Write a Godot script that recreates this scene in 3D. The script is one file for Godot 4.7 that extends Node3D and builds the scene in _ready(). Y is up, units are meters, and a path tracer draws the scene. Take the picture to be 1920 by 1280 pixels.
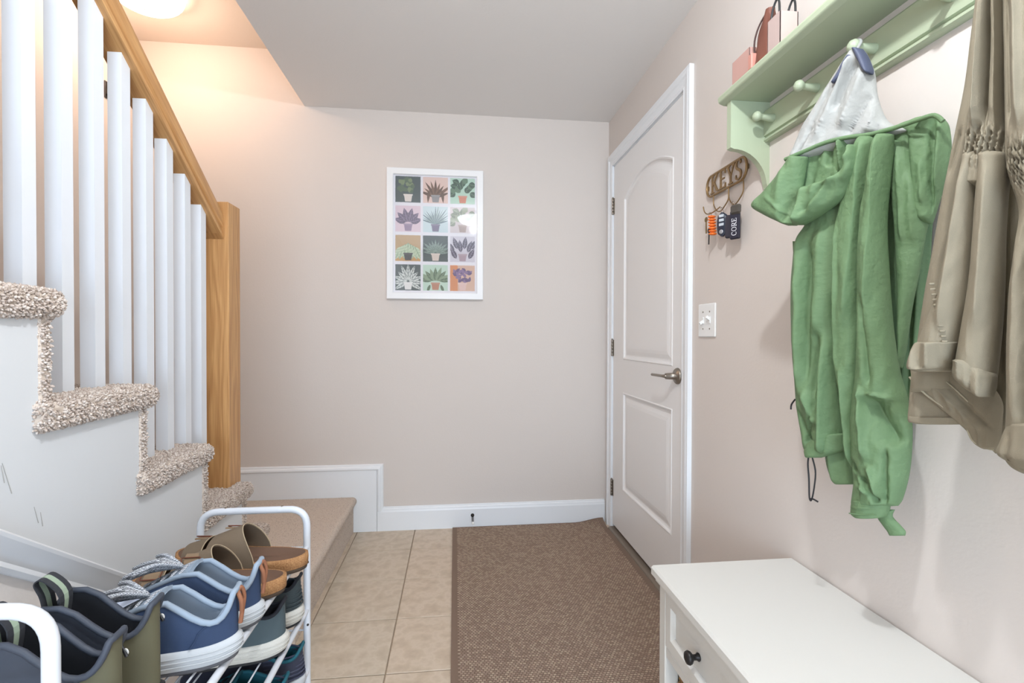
extends Node3D
# A carpeted stair landing and entry passage: back wall z = 0, right wall x = 0, floor y = 0.

const FOCAL := 930.9928            # focal length in pixels of the 1920 x 1280 frame
const EYE := Vector3(-0.8893, 1.0823, 2.8191)
var cam_right: Vector3
var cam_up: Vector3
var cam_front: Vector3
var M := {}
var used := {}
var rng := RandomNumberGenerator.new()

# ------------------------------------------------------------------ pixels to directions
func set_axes() -> void:
	var yaw := 0.1145
	var pitch := -0.0109
	var roll := 0.0027
	cam_front = Vector3(sin(yaw) * cos(pitch), sin(pitch), -cos(yaw) * cos(pitch))
	var r := Vector3(cos(yaw), 0, sin(yaw))
	var u := r.cross(cam_front)
	cam_right = r * cos(roll) + u * sin(roll)
	cam_up = u * cos(roll) - r * sin(roll)

func px_on(px: float, py: float, p0: Vector3, n: Vector3) -> Vector3:
	var d := cam_front + cam_right * ((px - 960.0) / FOCAL) - cam_up * ((py - 640.0) / FOCAL)
	return EYE + d * ((p0 - EYE).dot(n) / d.dot(n))

# ------------------------------------------------------------------ naming and tree
func numbered(called: String) -> String:
	if not used.has(called):
		used[called] = 0
		return called
	used[called] += 1
	return "%s_%03d" % [called, used[called]]

func thing(called: String, label: String, category: String, at := Vector3.ZERO, group := "") -> Node3D:
	var o := Node3D.new()
	o.name = numbered(called)
	add_child(o)
	o.position = at
	tag(o, label, category, group)
	return o

func tag(o: Node, label: String, category := "", group := "") -> void:
	o.set_meta("label", label)
	if category: o.set_meta("category", category)
	if group: o.set_meta("group", group)

func begin() -> SurfaceTool:
	var st := SurfaceTool.new()
	st.begin(Mesh.PRIMITIVE_TRIANGLES)
	st.set_smooth_group(-1)
	return st

func mesh_of(st: SurfaceTool) -> ArrayMesh:
	st.generate_normals()
	return st.commit()

# parts are written in the room's axes unless the root is turned (local = true)
func part(root: Node3D, called: String, st: SurfaceTool, m: Material, local := false) -> MeshInstance3D:
	return part_mesh(root, called, mesh_of(st), m, local)

func part_mesh(root: Node3D, called: String, me: Mesh, m: Material, local := false) -> MeshInstance3D:
	var o := MeshInstance3D.new()
	o.name = called
	o.mesh = me
	o.material_override = m
	root.add_child(o, true)
	if not local and root != self:
		var q: Node = root
		while q != self:
			o.position -= (q as Node3D).position
			q = q.get_parent()
	return o

func struct(called: String, st: SurfaceTool, m: Material, label := "", category := "") -> MeshInstance3D:
	var o := part(self, numbered(called), st, m)
	o.set_meta("kind", "structure")
	if label: o.set_meta("label", label)
	if category: o.set_meta("category", category)
	return o

# ------------------------------------------------------------------ geometry helpers (corners given counter-clockwise from outside)
func tri(st: SurfaceTool, a: Vector3, b: Vector3, c: Vector3) -> void:
	st.add_vertex(a)
	st.add_vertex(c)
	st.add_vertex(b)

func quad(st: SurfaceTool, a: Vector3, b: Vector3, c: Vector3, d: Vector3) -> void:
	tri(st, a, b, c)
	tri(st, a, c, d)

func uquad(st: SurfaceTool, p: Array, uv: Array) -> void:
	for i in [0, 2, 1, 0, 3, 2]:
		st.set_uv(uv[i])
		st.add_vertex(p[i])

func box(st: SurfaceTool, lo: Vector3, hi: Vector3, bev := 0.0, xf := Transform3D.IDENTITY) -> void:
	st.set_smooth_group(-1)
	var c := (lo + hi) * 0.5
	var h := (hi - lo) * 0.5
	var b: float = min(bev, min(h.x, min(h.y, h.z)) * 0.9)
	var f := func(sx: int, sy: int, sz: int, ax: int) -> Vector3:
		var q := Vector3((h.x - (0.0 if ax == 0 else b)) * sx, (h.y - (0.0 if ax == 1 else b)) * sy, (h.z - (0.0 if ax == 2 else b)) * sz)
		return xf * (c + q)
	for s in [-1, 1]:
		var fx := [f.call(s, -1, -1, 0), f.call(s, -1, 1, 0), f.call(s, 1, 1, 0), f.call(s, 1, -1, 0)]
		var fy := [f.call(-1, s, -1, 1), f.call(1, s, -1, 1), f.call(1, s, 1, 1), f.call(-1, s, 1, 1)]
		var fz := [f.call(-1, -1, s, 2), f.call(-1, 1, s, 2), f.call(1, 1, s, 2), f.call(1, -1, s, 2)]
		for k in [fx, fy, fz]:
			if s == 1: quad(st, k[0], k[3], k[2], k[1])
			else: quad(st, k[0], k[1], k[2], k[3])
	if b <= 0.0: return
	for s in [-1, 1]:
		for t in [-1, 1]:
			var e := [[f.call(s, t, -1, 0), f.call(s, t, 1, 0), f.call(s, t, 1, 1), f.call(s, t, -1, 1)],
				[f.call(s, -1, t, 2), f.call(s, 1, t, 2), f.call(s, 1, t, 0), f.call(s, -1, t, 0)],
				[f.call(-1, s, t, 1), f.call(1, s, t, 1), f.call(1, s, t, 2), f.call(-1, s, t, 2)]]
			for k in e:
				if s * t == 1: quad(st, k[0], k[1], k[2], k[3])
				else: quad(st, k[3], k[2], k[1], k[0])
			for w in [-1, 1]:
				var a: Vector3 = f.call(s, t, w, 0)
				var b2: Vector3 = f.call(s, t, w, 1)
				var c2: Vector3 = f.call(s, t, w, 2)
				if s * t * w == 1: tri(st, a, b2, c2)
				else: tri(st, a, c2, b2)

# polygon (u, v) pushed along an axis: "x" puts u on z and v on y, "z" puts u on x, "y" puts u on x and v on z
func to3(axis: String, t: float, p: Vector2) -> Vector3:
	if axis == "x": return Vector3(t, p.y, p.x)
	if axis == "z": return Vector3(p.x, p.y, t)
	return Vector3(p.x, t, p.y)

func prism(st: SurfaceTool, poly: PackedVector2Array, axis: String, lo: float, hi: float) -> void:
	st.set_smooth_group(-1)
	var ids := Geometry2D.triangulate_polygon(poly)
	for i in range(0, ids.size(), 3):
		var a := poly[ids[i]]; var b := poly[ids[i + 1]]; var c := poly[ids[i + 2]]
		tri(st, to3(axis, lo, a), to3(axis, lo, b), to3(axis, lo, c))
		tri(st, to3(axis, hi, a), to3(axis, hi, c), to3(axis, hi, b))
	for i in poly.size():
		var a := poly[i]; var b := poly[(i + 1) % poly.size()]
		quad(st, to3(axis, lo, a), to3(axis, hi, a), to3(axis, hi, b), to3(axis, lo, b))

func grid(st: SurfaceTool, rows: Array, close_rows := false, close_cols := false, smooth := true, flip := false) -> void:
	st.set_smooth_group(0 if smooth else -1)
	var nr := rows.size()
	for j in (nr if close_rows else nr - 1):
		var r0: PackedVector3Array = rows[j]
		var r1: PackedVector3Array = rows[(j + 1) % nr]
		var nc := r0.size()
		for i in (nc if close_cols else nc - 1):
			var k := (i + 1) % nc
			if flip: quad(st, r0[i], r1[i], r1[k], r0[k])
			else: quad(st, r0[i], r0[k], r1[k], r1[i])
	st.set_smooth_group(-1)

func fan(st: SurfaceTool, ring: PackedVector3Array, flip := false) -> void:
	var c := Vector3.ZERO
	for p in ring: c += p
	c /= ring.size()
	for i in ring.size():
		var k := (i + 1) % ring.size()
		if flip: tri(st, c, ring[k], ring[i])
		else: tri(st, c, ring[i], ring[k])

func smooth_path(ctrl: Array, n := 6, closed := false) -> PackedVector3Array:
	var out := PackedVector3Array()
	var m := ctrl.size()
	for i in (m if closed else m - 1):
		var a: Vector3; var b: Vector3; var c: Vector3; var d: Vector3
		if closed:
			a = ctrl[(i + m - 1) % m]; b = ctrl[i]; c = ctrl[(i + 1) % m]; d = ctrl[(i + 2) % m]
		else:
			a = ctrl[max(i - 1, 0)]; b = ctrl[i]; c = ctrl[i + 1]; d = ctrl[min(i + 2, m - 1)]
		for k in n:
			out.append(b.cubic_interpolate(c, a, d, float(k) / n))
	if not closed: out.append(ctrl[m - 1])
	return out

# straight path with rounded corners of radius r
func bent_path(ctrl: Array, r: float, n := 6) -> PackedVector3Array:
	var out := PackedVector3Array()
	out.append(ctrl[0])
	for i in range(1, ctrl.size() - 1):
		var b: Vector3 = ctrl[i]
		var p: Vector3 = b + (ctrl[i - 1] - b).normalized() * r
		var q: Vector3 = b + (ctrl[i + 1] - b).normalized() * r
		for k in n + 1:
			var t := float(k) / n
			out.append(p.lerp(b, t).lerp(b.lerp(q, t), t))
	out.append(ctrl[-1])
	return out

func tube(st: SurfaceTool, path: PackedVector3Array, r: float, sides := 8, closed := false, flat := 1.0, taper := Vector2.ONE) -> void:
	var rows := []
	var n := path.size()
	var side := Vector3.ZERO
	for i in n:
		var a := path[(i - 1 + n) % n] if closed or i > 0 else path[i]
		var b := path[(i + 1) % n] if closed or i < n - 1 else path[i]
		var t := (b - a).normalized()
		if i == 0:
			side = t.cross(Vector3.UP if absf(t.y) < 0.9 else Vector3.RIGHT).normalized()
		else:
			side = (side - t * side.dot(t)).normalized()
		var up := t.cross(side)
		var ring := PackedVector3Array()
		var rr := r * lerpf(taper.x, taper.y, float(i) / max(n - 1, 1))
		for k in sides:
			var an := TAU * k / sides
			ring.append(path[i] + side * cos(an) * rr + up * sin(an) * rr * flat)
		rows.append(ring)
	grid(st, rows, closed, true, true, true)
	if not closed:
		fan(st, rows[0])
		fan(st, rows[n - 1], true)

func lathe(st: SurfaceTool, profile: Array, n := 24, xf := Transform3D.IDENTITY) -> void:
	var rows := []
	for p in profile:
		var ring := PackedVector3Array()
		for k in n:
			var an := TAU * k / n
			ring.append(xf * Vector3(p[0] * cos(an), p[1], p[0] * sin(an)))
		rows.append(ring)
	grid(st, rows, false, true, true, true)
	fan(st, rows[0])
	fan(st, rows[rows.size() - 1], true)

func turned(axis_y: Vector3, at: Vector3) -> Transform3D:
	var y := axis_y.normalized()
	var x := y.cross(Vector3.UP if absf(y.y) < 0.9 else Vector3.RIGHT).normalized()
	return Transform3D(Basis(x, y, x.cross(y)), at)

func arc2(c: Vector2, r: Vector2, a0: float, a1: float, n: int) -> PackedVector2Array:
	var o := PackedVector2Array()
	for i in n + 1:
		var a := deg_to_rad(lerpf(a0, a1, float(i) / n))
		o.append(c + Vector2(cos(a) * r.x, sin(a) * r.y))
	return o

# a moulding profile (distance across, height off the surface) run from a to b; mitre a and b by sliding along with the first coordinate
func moulding(st: SurfaceTool, prof: Array, a: Vector3, b: Vector3, across: Vector3, off: Vector3, ma := 0.0, mb := 0.0) -> void:
	var along := (b - a).normalized()
	var ra := PackedVector3Array()
	var rb := PackedVector3Array()
	for p in prof:
		var o: Vector3 = across * p[0] + off * p[1]
		ra.append(a + o + along * ma * p[0])
		rb.append(b + o + along * mb * p[0])
	grid(st, [ra, rb], false, true, false)
	var ids := Geometry2D.triangulate_polygon(PackedVector2Array(prof.map(func(p): return Vector2(p[0], p[1]))))
	for i in range(0, ids.size(), 3):
		tri(st, ra[ids[i]], ra[ids[i + 1]], ra[ids[i + 2]])
		tri(st, rb[ids[i]], rb[ids[i + 2]], rb[ids[i + 1]])

# ------------------------------------------------------------------ materials
func mat(color: Color, rough := 0.6, metal := 0.0, spec := 0.5) -> StandardMaterial3D:
	var m := StandardMaterial3D.new()
	m.albedo_color = color
	m.roughness = rough
	m.metallic = metal
	m.metallic_specular = spec
	return m

func rgb8(r: int, g: int, b: int) -> Color:
	return Color8(r, g, b)

func noise_tex(freq: float, seed_: int, size := 512, ramp: Array = [], octaves := 4) -> NoiseTexture2D:
	var n := FastNoiseLite.new()
	n.seed = seed_
	n.frequency = freq
	n.fractal_octaves = octaves
	n.noise_type = FastNoiseLite.TYPE_SIMPLEX_SMOOTH
	var t := NoiseTexture2D.new()
	t.width = size
	t.height = size
	t.seamless = true
	t.noise = n
	if ramp.size():
		var g := Gradient.new()
		g.offsets = PackedFloat32Array(ramp.map(func(c): return c[0]))
		g.colors = PackedColorArray(ramp.map(func(c): return c[1]))
		t.color_ramp = g
	return t

func relief(m: StandardMaterial3D, tex: Texture2D, cm: float, scale: float, world := true) -> StandardMaterial3D:
	m.heightmap_enabled = true
	m.heightmap_texture = tex
	m.heightmap_scale = cm
	m.uv1_triplanar = true
	m.uv1_world_triplanar = world
	m.uv1_scale = Vector3.ONE * scale
	return m

func oak_image() -> ImageTexture:
	var w := 256
	var h := 1024
	var img := Image.create(w, h, false, Image.FORMAT_RGB8)
	var n := FastNoiseLite.new(); n.seed = 5; n.frequency = 1.0; n.fractal_octaves = 3
	var f := FastNoiseLite.new(); f.seed = 9; f.frequency = 1.0; f.fractal_octaves = 2
	for y in h:
		for x in w:
			var u := float(x) / w
			var v := float(y) / h
			var warp := n.get_noise_2d(u * 3.0, v * 2.2) * 0.5
			var ring := 0.5 + 0.5 * sin((u * 7.0 + warp * 3.0) * TAU)
			var pore := f.get_noise_2d(u * 95.0, v * 9.0)
			var k := 0.55 + 0.26 * (ring - 0.5) + 0.34 * minf(pore, 0.15) + 0.12 * n.get_noise_2d(u * 9.0, v * 1.3)
			img.set_pixel(x, y, Color8(150, 102, 58).lerp(Color8(218, 172, 116), clampf(k, 0, 1)))
	return ImageTexture.create_from_image(img)

func make_materials() -> void:
	var fine := noise_tex(0.05, 1, 512)
	M.wall = relief(mat(rgb8(218, 209, 202), 0.75), fine, 0.02, 3.0)
	M.ceiling = relief(mat(rgb8(234, 231, 228), 0.85), fine, 0.02, 3.0)
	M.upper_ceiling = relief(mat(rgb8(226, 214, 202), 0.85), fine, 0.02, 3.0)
	M.trim = mat(rgb8(238, 241, 244), 0.35)
	M.door = mat(rgb8(238, 237, 236), 0.4)
	M.stringer = mat(rgb8(212, 214, 216), 0.45)
	M.scuff = mat(rgb8(172, 170, 166), 0.7)
	M.baluster = mat(rgb8(220, 223, 228), 0.35)
	M.oak = mat(Color.WHITE, 0.42)
	M.oak.albedo_texture = oak_image()
	M.oak.uv1_triplanar = true
	M.oak.uv1_scale = Vector3(5.0, 0.6, 5.0)
	M.grout = mat(rgb8(168, 150, 130), 0.9)
	var tramp := [[0.0, rgb8(186, 170, 150)], [0.45, rgb8(201, 186, 166)], [0.6, rgb8(208, 194, 176)], [1.0, rgb8(193, 177, 157)]]
	for i in 3:
		var t := mat([rgb8(255, 252, 250), rgb8(250, 250, 249), rgb8(252, 247, 243)][i], 0.45)
		t.albedo_texture = noise_tex(0.014, 20 + i, 512, tramp, 5)
		t.uv1_triplanar = true
		t.uv1_world_triplanar = true
		t.uv1_scale = Vector3.ONE * 1.7
		t.uv1_offset = Vector3.ONE * 0.23 * i
		M["tile%d" % i] = t
	M.mat = mat(rgb8(124, 104, 90), 0.95)
	M.nub = mat(Color.WHITE, 0.95)
	M.nub.vertex_color_use_as_albedo = true
	M.carpet = mat(rgb8(202, 188, 175), 0.98, 0.0, 0.2)
	M.pile = mat(Color.WHITE, 0.95, 0.0, 0.2)
	M.pile.vertex_color_use_as_albedo = true
	M.sage = mat(rgb8(176, 187, 160), 0.45)
	M.steel = mat(rgb8(150, 142, 132), 0.35, 0.9)
	M.dark_metal = mat(rgb8(48, 46, 46), 0.4, 0.6)
	M.brass = mat(rgb8(150, 124, 88), 0.4, 0.75)
	M.threshold = mat(rgb8(132, 120, 108), 0.5, 0.3)
	M.bench = mat(rgb8(216, 215, 210), 0.4)
	M.plate = mat(rgb8(240, 240, 238), 0.3)
	M.frame = mat(rgb8(240, 240, 240), 0.35)
	M.black = mat(rgb8(26, 26, 30), 0.5)
	M.rack = mat(rgb8(214, 218, 225), 0.25)
	M.glass = mat(Color(1, 1, 1, 0.02), 0.02)
	M.glass.transparency = BaseMaterial3D.TRANSPARENCY_ALPHA
	var weave := noise_tex(0.35, 31, 512, [], 2)
	var crumple := noise_tex(0.02, 33, 512, [], 5)
	M.green = relief(mat(rgb8(104, 130, 94), 0.6, 0.0, 0.35), crumple, 0.13, 6.0)
	M.green_lining = relief(mat(rgb8(168, 169, 166), 0.6, 0.0, 0.35), crumple, 0.13, 6.0)
	M.navy_trim = mat(rgb8(76, 82, 104), 0.6)
	M.khaki = relief(mat(rgb8(140, 131, 112), 0.9), weave, 0.05, 6.0)
	M.khaki_seam = mat(rgb8(176, 168, 146), 0.9)
	M.wicker = mat(rgb8(150, 112, 70), 0.8)

func _ready() -> void:
	rng.seed = 4711
	set_axes()
	# camera
	var cam := Camera3D.new()
	cam.name = "camera"
	add_child(cam)
	cam.transform = Transform3D(Basis(cam_right, cam_up, -cam_front), EYE)
	cam.fov = rad_to_deg(2.0 * atan(640.0 / FOCAL))
	cam.near = 0.02
	cam.current = true
	# sky and exposure
	var we := WorldEnvironment.new()
	we.name = "environment"
	var env := Environment.new()
	env.background_mode = Environment.BG_SKY
	var sky := Sky.new()
	var psm := PhysicalSkyMaterial.new()
	sky.sky_material = psm
	env.sky = sky
	env.tonemap_mode = Environment.TONE_MAPPER_LINEAR
	env.tonemap_exposure = 0.95
	env.sdfgi_enabled = true
	env.ssao_enabled = true
	env.ssil_enabled = true
	we.environment = env
	add_child(we)
	# added cool fill light, set before an added window behind the camera
	var day_fill := AreaLight3D.new()
	day_fill.name = "added_daylight_fill"
	day_fill.area_size = Vector2(1.3, 1.15)
	day_fill.light_energy = 6.5
	day_fill.light_color = Color(0.84, 0.92, 1.0)
	day_fill.shadow_enabled = true
	day_fill.area_range = 12.0
	add_child(day_fill)
	day_fill.position = Vector3(-0.8, 0.98, 4.56)
	make_materials()
	build_setting()
	build_stairs()
	build_railing()
	build_door()
	build_wall_things()
	build_picture()
	build_coat_rack()
	build_bench()
	build_mat()
	build_lamps()
	build_green_jacket()
	build_khaki_jacket()
	build_shoe_racks()
	build_shoes()

# ------------------------------------------------------------------ the setting
const H := 2.326           # low ceiling
const HU := 2.622          # ceiling over the stairs
const XL := -2.55          # wall beyond the stairs
const XS := -1.60          # face of the stair stringer
const ZR := 4.6            # rear wall
var tread_top := [0.0, 0.194, 0.39, 0.585, 0.774, 0.967, 1.16, 1.353, 1.546, 1.739]
var nose_z := [0.0, 0.0, 0.885, 1.035, 1.31, 1.573, 1.849, 2.119, 2.389, 2.659]
var step_z := [0.0, 0.0, 0.925, 1.09, 1.35, 1.627, 1.895, 2.165, 2.435, 2.705]

func build_setting() -> void:
	var st := begin()
	box(st, Vector3(XL - 0.1, -0.12, -0.1), Vector3(0.2, -0.006, ZR + 0.1))
	var floor_ := struct("floor", st, M.grout, "beige ceramic floor tiles with tan grout lines", "floor")
	# tiles, each laid with its own worn edge
	var s := 0.3132
	var full: ArrayMesh = null
	var gap := 0.002
	for i in range(-3, 5):
		for j in range(-2, 14):
			var x0: float = maxf(-1.109 + i * s + gap, XS + 0.003)
			var x1: float = minf(-1.109 + (i + 1) * s - gap, -0.001)
			var z0: float = maxf(0.580 + j * s + gap, 0.001)
			var z1: float = minf(0.580 + (j + 1) * s - gap, ZR - 0.001)
			if x1 - x0 < 0.01 or z1 - z0 < 0.01: continue
			var o := MeshInstance3D.new()
			o.name = "tile"
			var whole := absf(x1 - x0 - (s - 2 * gap)) < 0.001 and absf(z1 - z0 - (s - 2 * gap)) < 0.001
			if whole and full:
				o.mesh = full
			else:
				var t := begin()
				var hx := (x1 - x0) * 0.5
				var hz := (z1 - z0) * 0.5
				box(t, Vector3(-hx, -0.01, -hz), Vector3(hx, 0, hz), 0.0016)
				o.mesh = mesh_of(t)
				if whole: full = o.mesh
			o.material_override = M["tile%d" % ((i * 5 + j * 3 + 60) % 3)]
			floor_.add_child(o, true)
			o.position = Vector3((x0 + x1) * 0.5, 0.0, (z0 + z1) * 0.5)
	# walls
	st = begin()
	box(st, Vector3(XL - 0.1, -0.1, -0.12), Vector3(0.2, HU + 0.2, 0))
	struct("wall_back", st, M.wall)
	st = begin()
	box(st, Vector3(0, -0.1, 0), Vector3(0.14, H + 0.1, 0.082))
	box(st, Vector3(0, 2.045, 0.082), Vector3(0.14, H + 0.1, 0.985))
	box(st, Vector3(0, -0.1, 0.985), Vector3(0.14, H + 0.1, ZR))
	box(st, Vector3(0.14, -0.1, 0), Vector3(0.2, H + 0.1, ZR))
	struct("wall_right", st, M.wall)
	st = begin()
	box(st, Vector3(XL - 0.1, -0.1, 0), Vector3(XL, HU + 0.2, ZR))
	struct("wall_left", st, M.wall)
	# plaster under the stairs: below the raking moulding
	st = begin()
	var rake := func(z: float) -> float: return 0.772 + 0.715 * (z - 1.954)
	var z_foot: float = 0.93
	prism(st, PackedVector2Array([Vector2(z_foot, 0), Vector2(z_foot, maxf(0.02, rake.call(z_foot))), Vector2(2.705, rake.call(2.705)), Vector2(2.705, H), Vector2(ZR, H), Vector2(ZR, 0)]), "x", XS - 0.1, XS)
	struct("wall_stairs", st, M.wall)
	# unseen rear wall; its wide low window is added and placed for the fill light
	st = begin()
	box(st, Vector3(XL - 0.1, -0.1, ZR), Vector3(-1.5, HU + 0.2, ZR + 0.12))
	box(st, Vector3(-0.1, -0.1, ZR), Vector3(0.2, HU + 0.2, ZR + 0.12))
	box(st, Vector3(-1.5, -0.1, ZR), Vector3(-0.1, 0.35, ZR + 0.12))
	box(st, Vector3(-1.5, 1.6, ZR), Vector3(-0.1, HU + 0.2, ZR + 0.12))
	struct("wall_rear", st, M.wall)
	st = begin()
	for q in [[-1.5, 0.35, -0.1, 0.4], [-1.5, 1.55, -0.1, 1.6], [-1.5, 0.4, -1.45, 1.55], [-0.15, 0.4, -0.1, 1.55], [-0.82, 0.4, -0.78, 1.55]]:
		box(st, Vector3(q[0], q[1], ZR + 0.02), Vector3(q[2], q[3], ZR + 0.08), 0.004)
	var win := struct("window_1", st, M.trim, "added white framed double window in the unseen rear wall", "window")
	for x0 in [-1.45, -0.78]:
		st = begin()
		box(st, Vector3(x0, 0.4, ZR + 0.045), Vector3(x0 + 0.63, 1.55, ZR + 0.05))
		part(win, "added_window_pane", st, M.glass)
	# ceilings
	st = begin()
	box(st, Vector3(-1.701, H, 0), Vector3(0.2, HU + 0.2, ZR))
	struct("ceiling", st, M.ceiling)
	st = begin()
	box(st, Vector3(XL - 0.1, HU, 0), Vector3(-1.701, HU + 0.2, ZR))
	struct("ceiling_upper", st, M.upper_ceiling)
	# baseboards
	var base_prof := [[0, 0], [0.128, 0], [0.133, 0.004], [0.131, 0.009], [0.124, 0.010], [0.120, 0.013], [0.112, 0.014], [0.104, 0.016], [0, 0.016]]
	st = begin()
	moulding(st, base_prof, Vector3(-1.315, 0, 0), Vector3(-0.02, 0, 0), Vector3.UP, Vector3(0, 0, 1))
	struct("baseboard_back", st, M.trim)
	st = begin()
	moulding(st, base_prof, Vector3(0, 0, 1.09), Vector3(0, 0, ZR), Vector3.UP, Vector3(-1, 0, 0))
	struct("baseboard_right", st, M.trim)
	# tall skirt board that steps round the landing
	st = begin()
	box(st, Vector3(XL, 0, 0), Vector3(-1.317, 0.34, 0.016))
	var bead := [[0, 0], [0.004, 0.018], [0.012, 0.022], [0.020, 0.020], [0.026, 0.014], [0.032, 0.013], [0.036, 0.006], [0.036, 0]]
	moulding(st, bead, Vector3(XL, 0.335, 0), Vector3(-1.319, 0.335, 0), Vector3.UP, Vector3(0, 0, 1), 0, 1)
	moulding(st, bead, Vector3(-1.319, 0.335, 0), Vector3(-1.319, 0.112, 0), Vector3(1, 0, 0), Vector3(0, 0, 1), -1, 0)
	struct("trim_1", st, M.trim, "white skirt board stepping down beside the carpeted landing", "skirting")

# scatter pile tufts over the triangles of a mesh; skip(p, n) leaves out what the pile does not cover
func pile(root: Node3D, me: ArrayMesh, per_m2: float, size: float, tones: Array, skip: Callable) -> void:
	var arr := me.surface_get_arrays(0)
	var v: PackedVector3Array = arr[Mesh.ARRAY_VERTEX]
	var ix = arr[Mesh.ARRAY_INDEX]
	var count: int = ix.size() if ix != null else v.size()
	var where: Array[Transform3D] = []
	var tint: Array[Color] = []
	var carry := 0.0
	for i in range(0, count, 3):
		var a := v[ix[i] if ix != null else i]
		var c := v[ix[i + 1] if ix != null else i + 1]
		var b := v[ix[i + 2] if ix != null else i + 2]
		var cr := (b - a).cross(c - a)
		carry += cr.length() * 0.5 * per_m2
		if cr.length() < 1e-12: continue
		var n := cr.normalized()
		while carry >= 1.0:
			carry -= 1.0
			var p := rng.randf()
			var q := rng.randf()
			if p + q > 1.0:
				p = 1.0 - p
				q = 1.0 - q
			var at := a + (b - a) * p + (c - a) * q
			if skip.call(at, n): continue
			var lean := (n + Vector3(rng.randf_range(-0.7, 0.7), rng.randf_range(-0.7, 0.4), rng.randf_range(-0.7, 0.7))).normalized()
			var x := lean.cross(Vector3(rng.randf() - 0.5, rng.randf() - 0.5, rng.randf() - 0.5)).normalized()
			var k := size * rng.randf_range(0.7, 1.35)
			where.append(Transform3D(Basis(x * k, lean * k * rng.randf_range(0.9, 1.3), x.cross(lean) * k), at))
			tint.append(tones[rng.randi() % tones.size()])
	var mm := MultiMesh.new()
	mm.transform_format = MultiMesh.TRANSFORM_3D
	mm.use_colors = true
	mm.mesh = tuft_mesh()
	mm.instance_count = where.size()
	for i in where.size():
		mm.set_instance_transform(i, where[i])
		mm.set_instance_color(i, tint[i])
	var o := MultiMeshInstance3D.new()
	o.name = "carpet_pile"
	o.multimesh = mm
	o.material_override = M.pile
	o.set_meta("kind", "stuff")
	root.add_child(o, true)

var _tuft: ArrayMesh
func tuft_mesh() -> ArrayMesh:
	if _tuft: return _tuft
	var st := begin()
	lathe(st, [[0.55, -0.4], [0.95, 0.7], [0.8, 1.5], [0.25, 2.0]], 5)
	_tuft = mesh_of(st)
	return _tuft

func tones_of(list: Array) -> Array:
	return list.map(func(c: Color): return c.srgb_to_linear())

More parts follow.
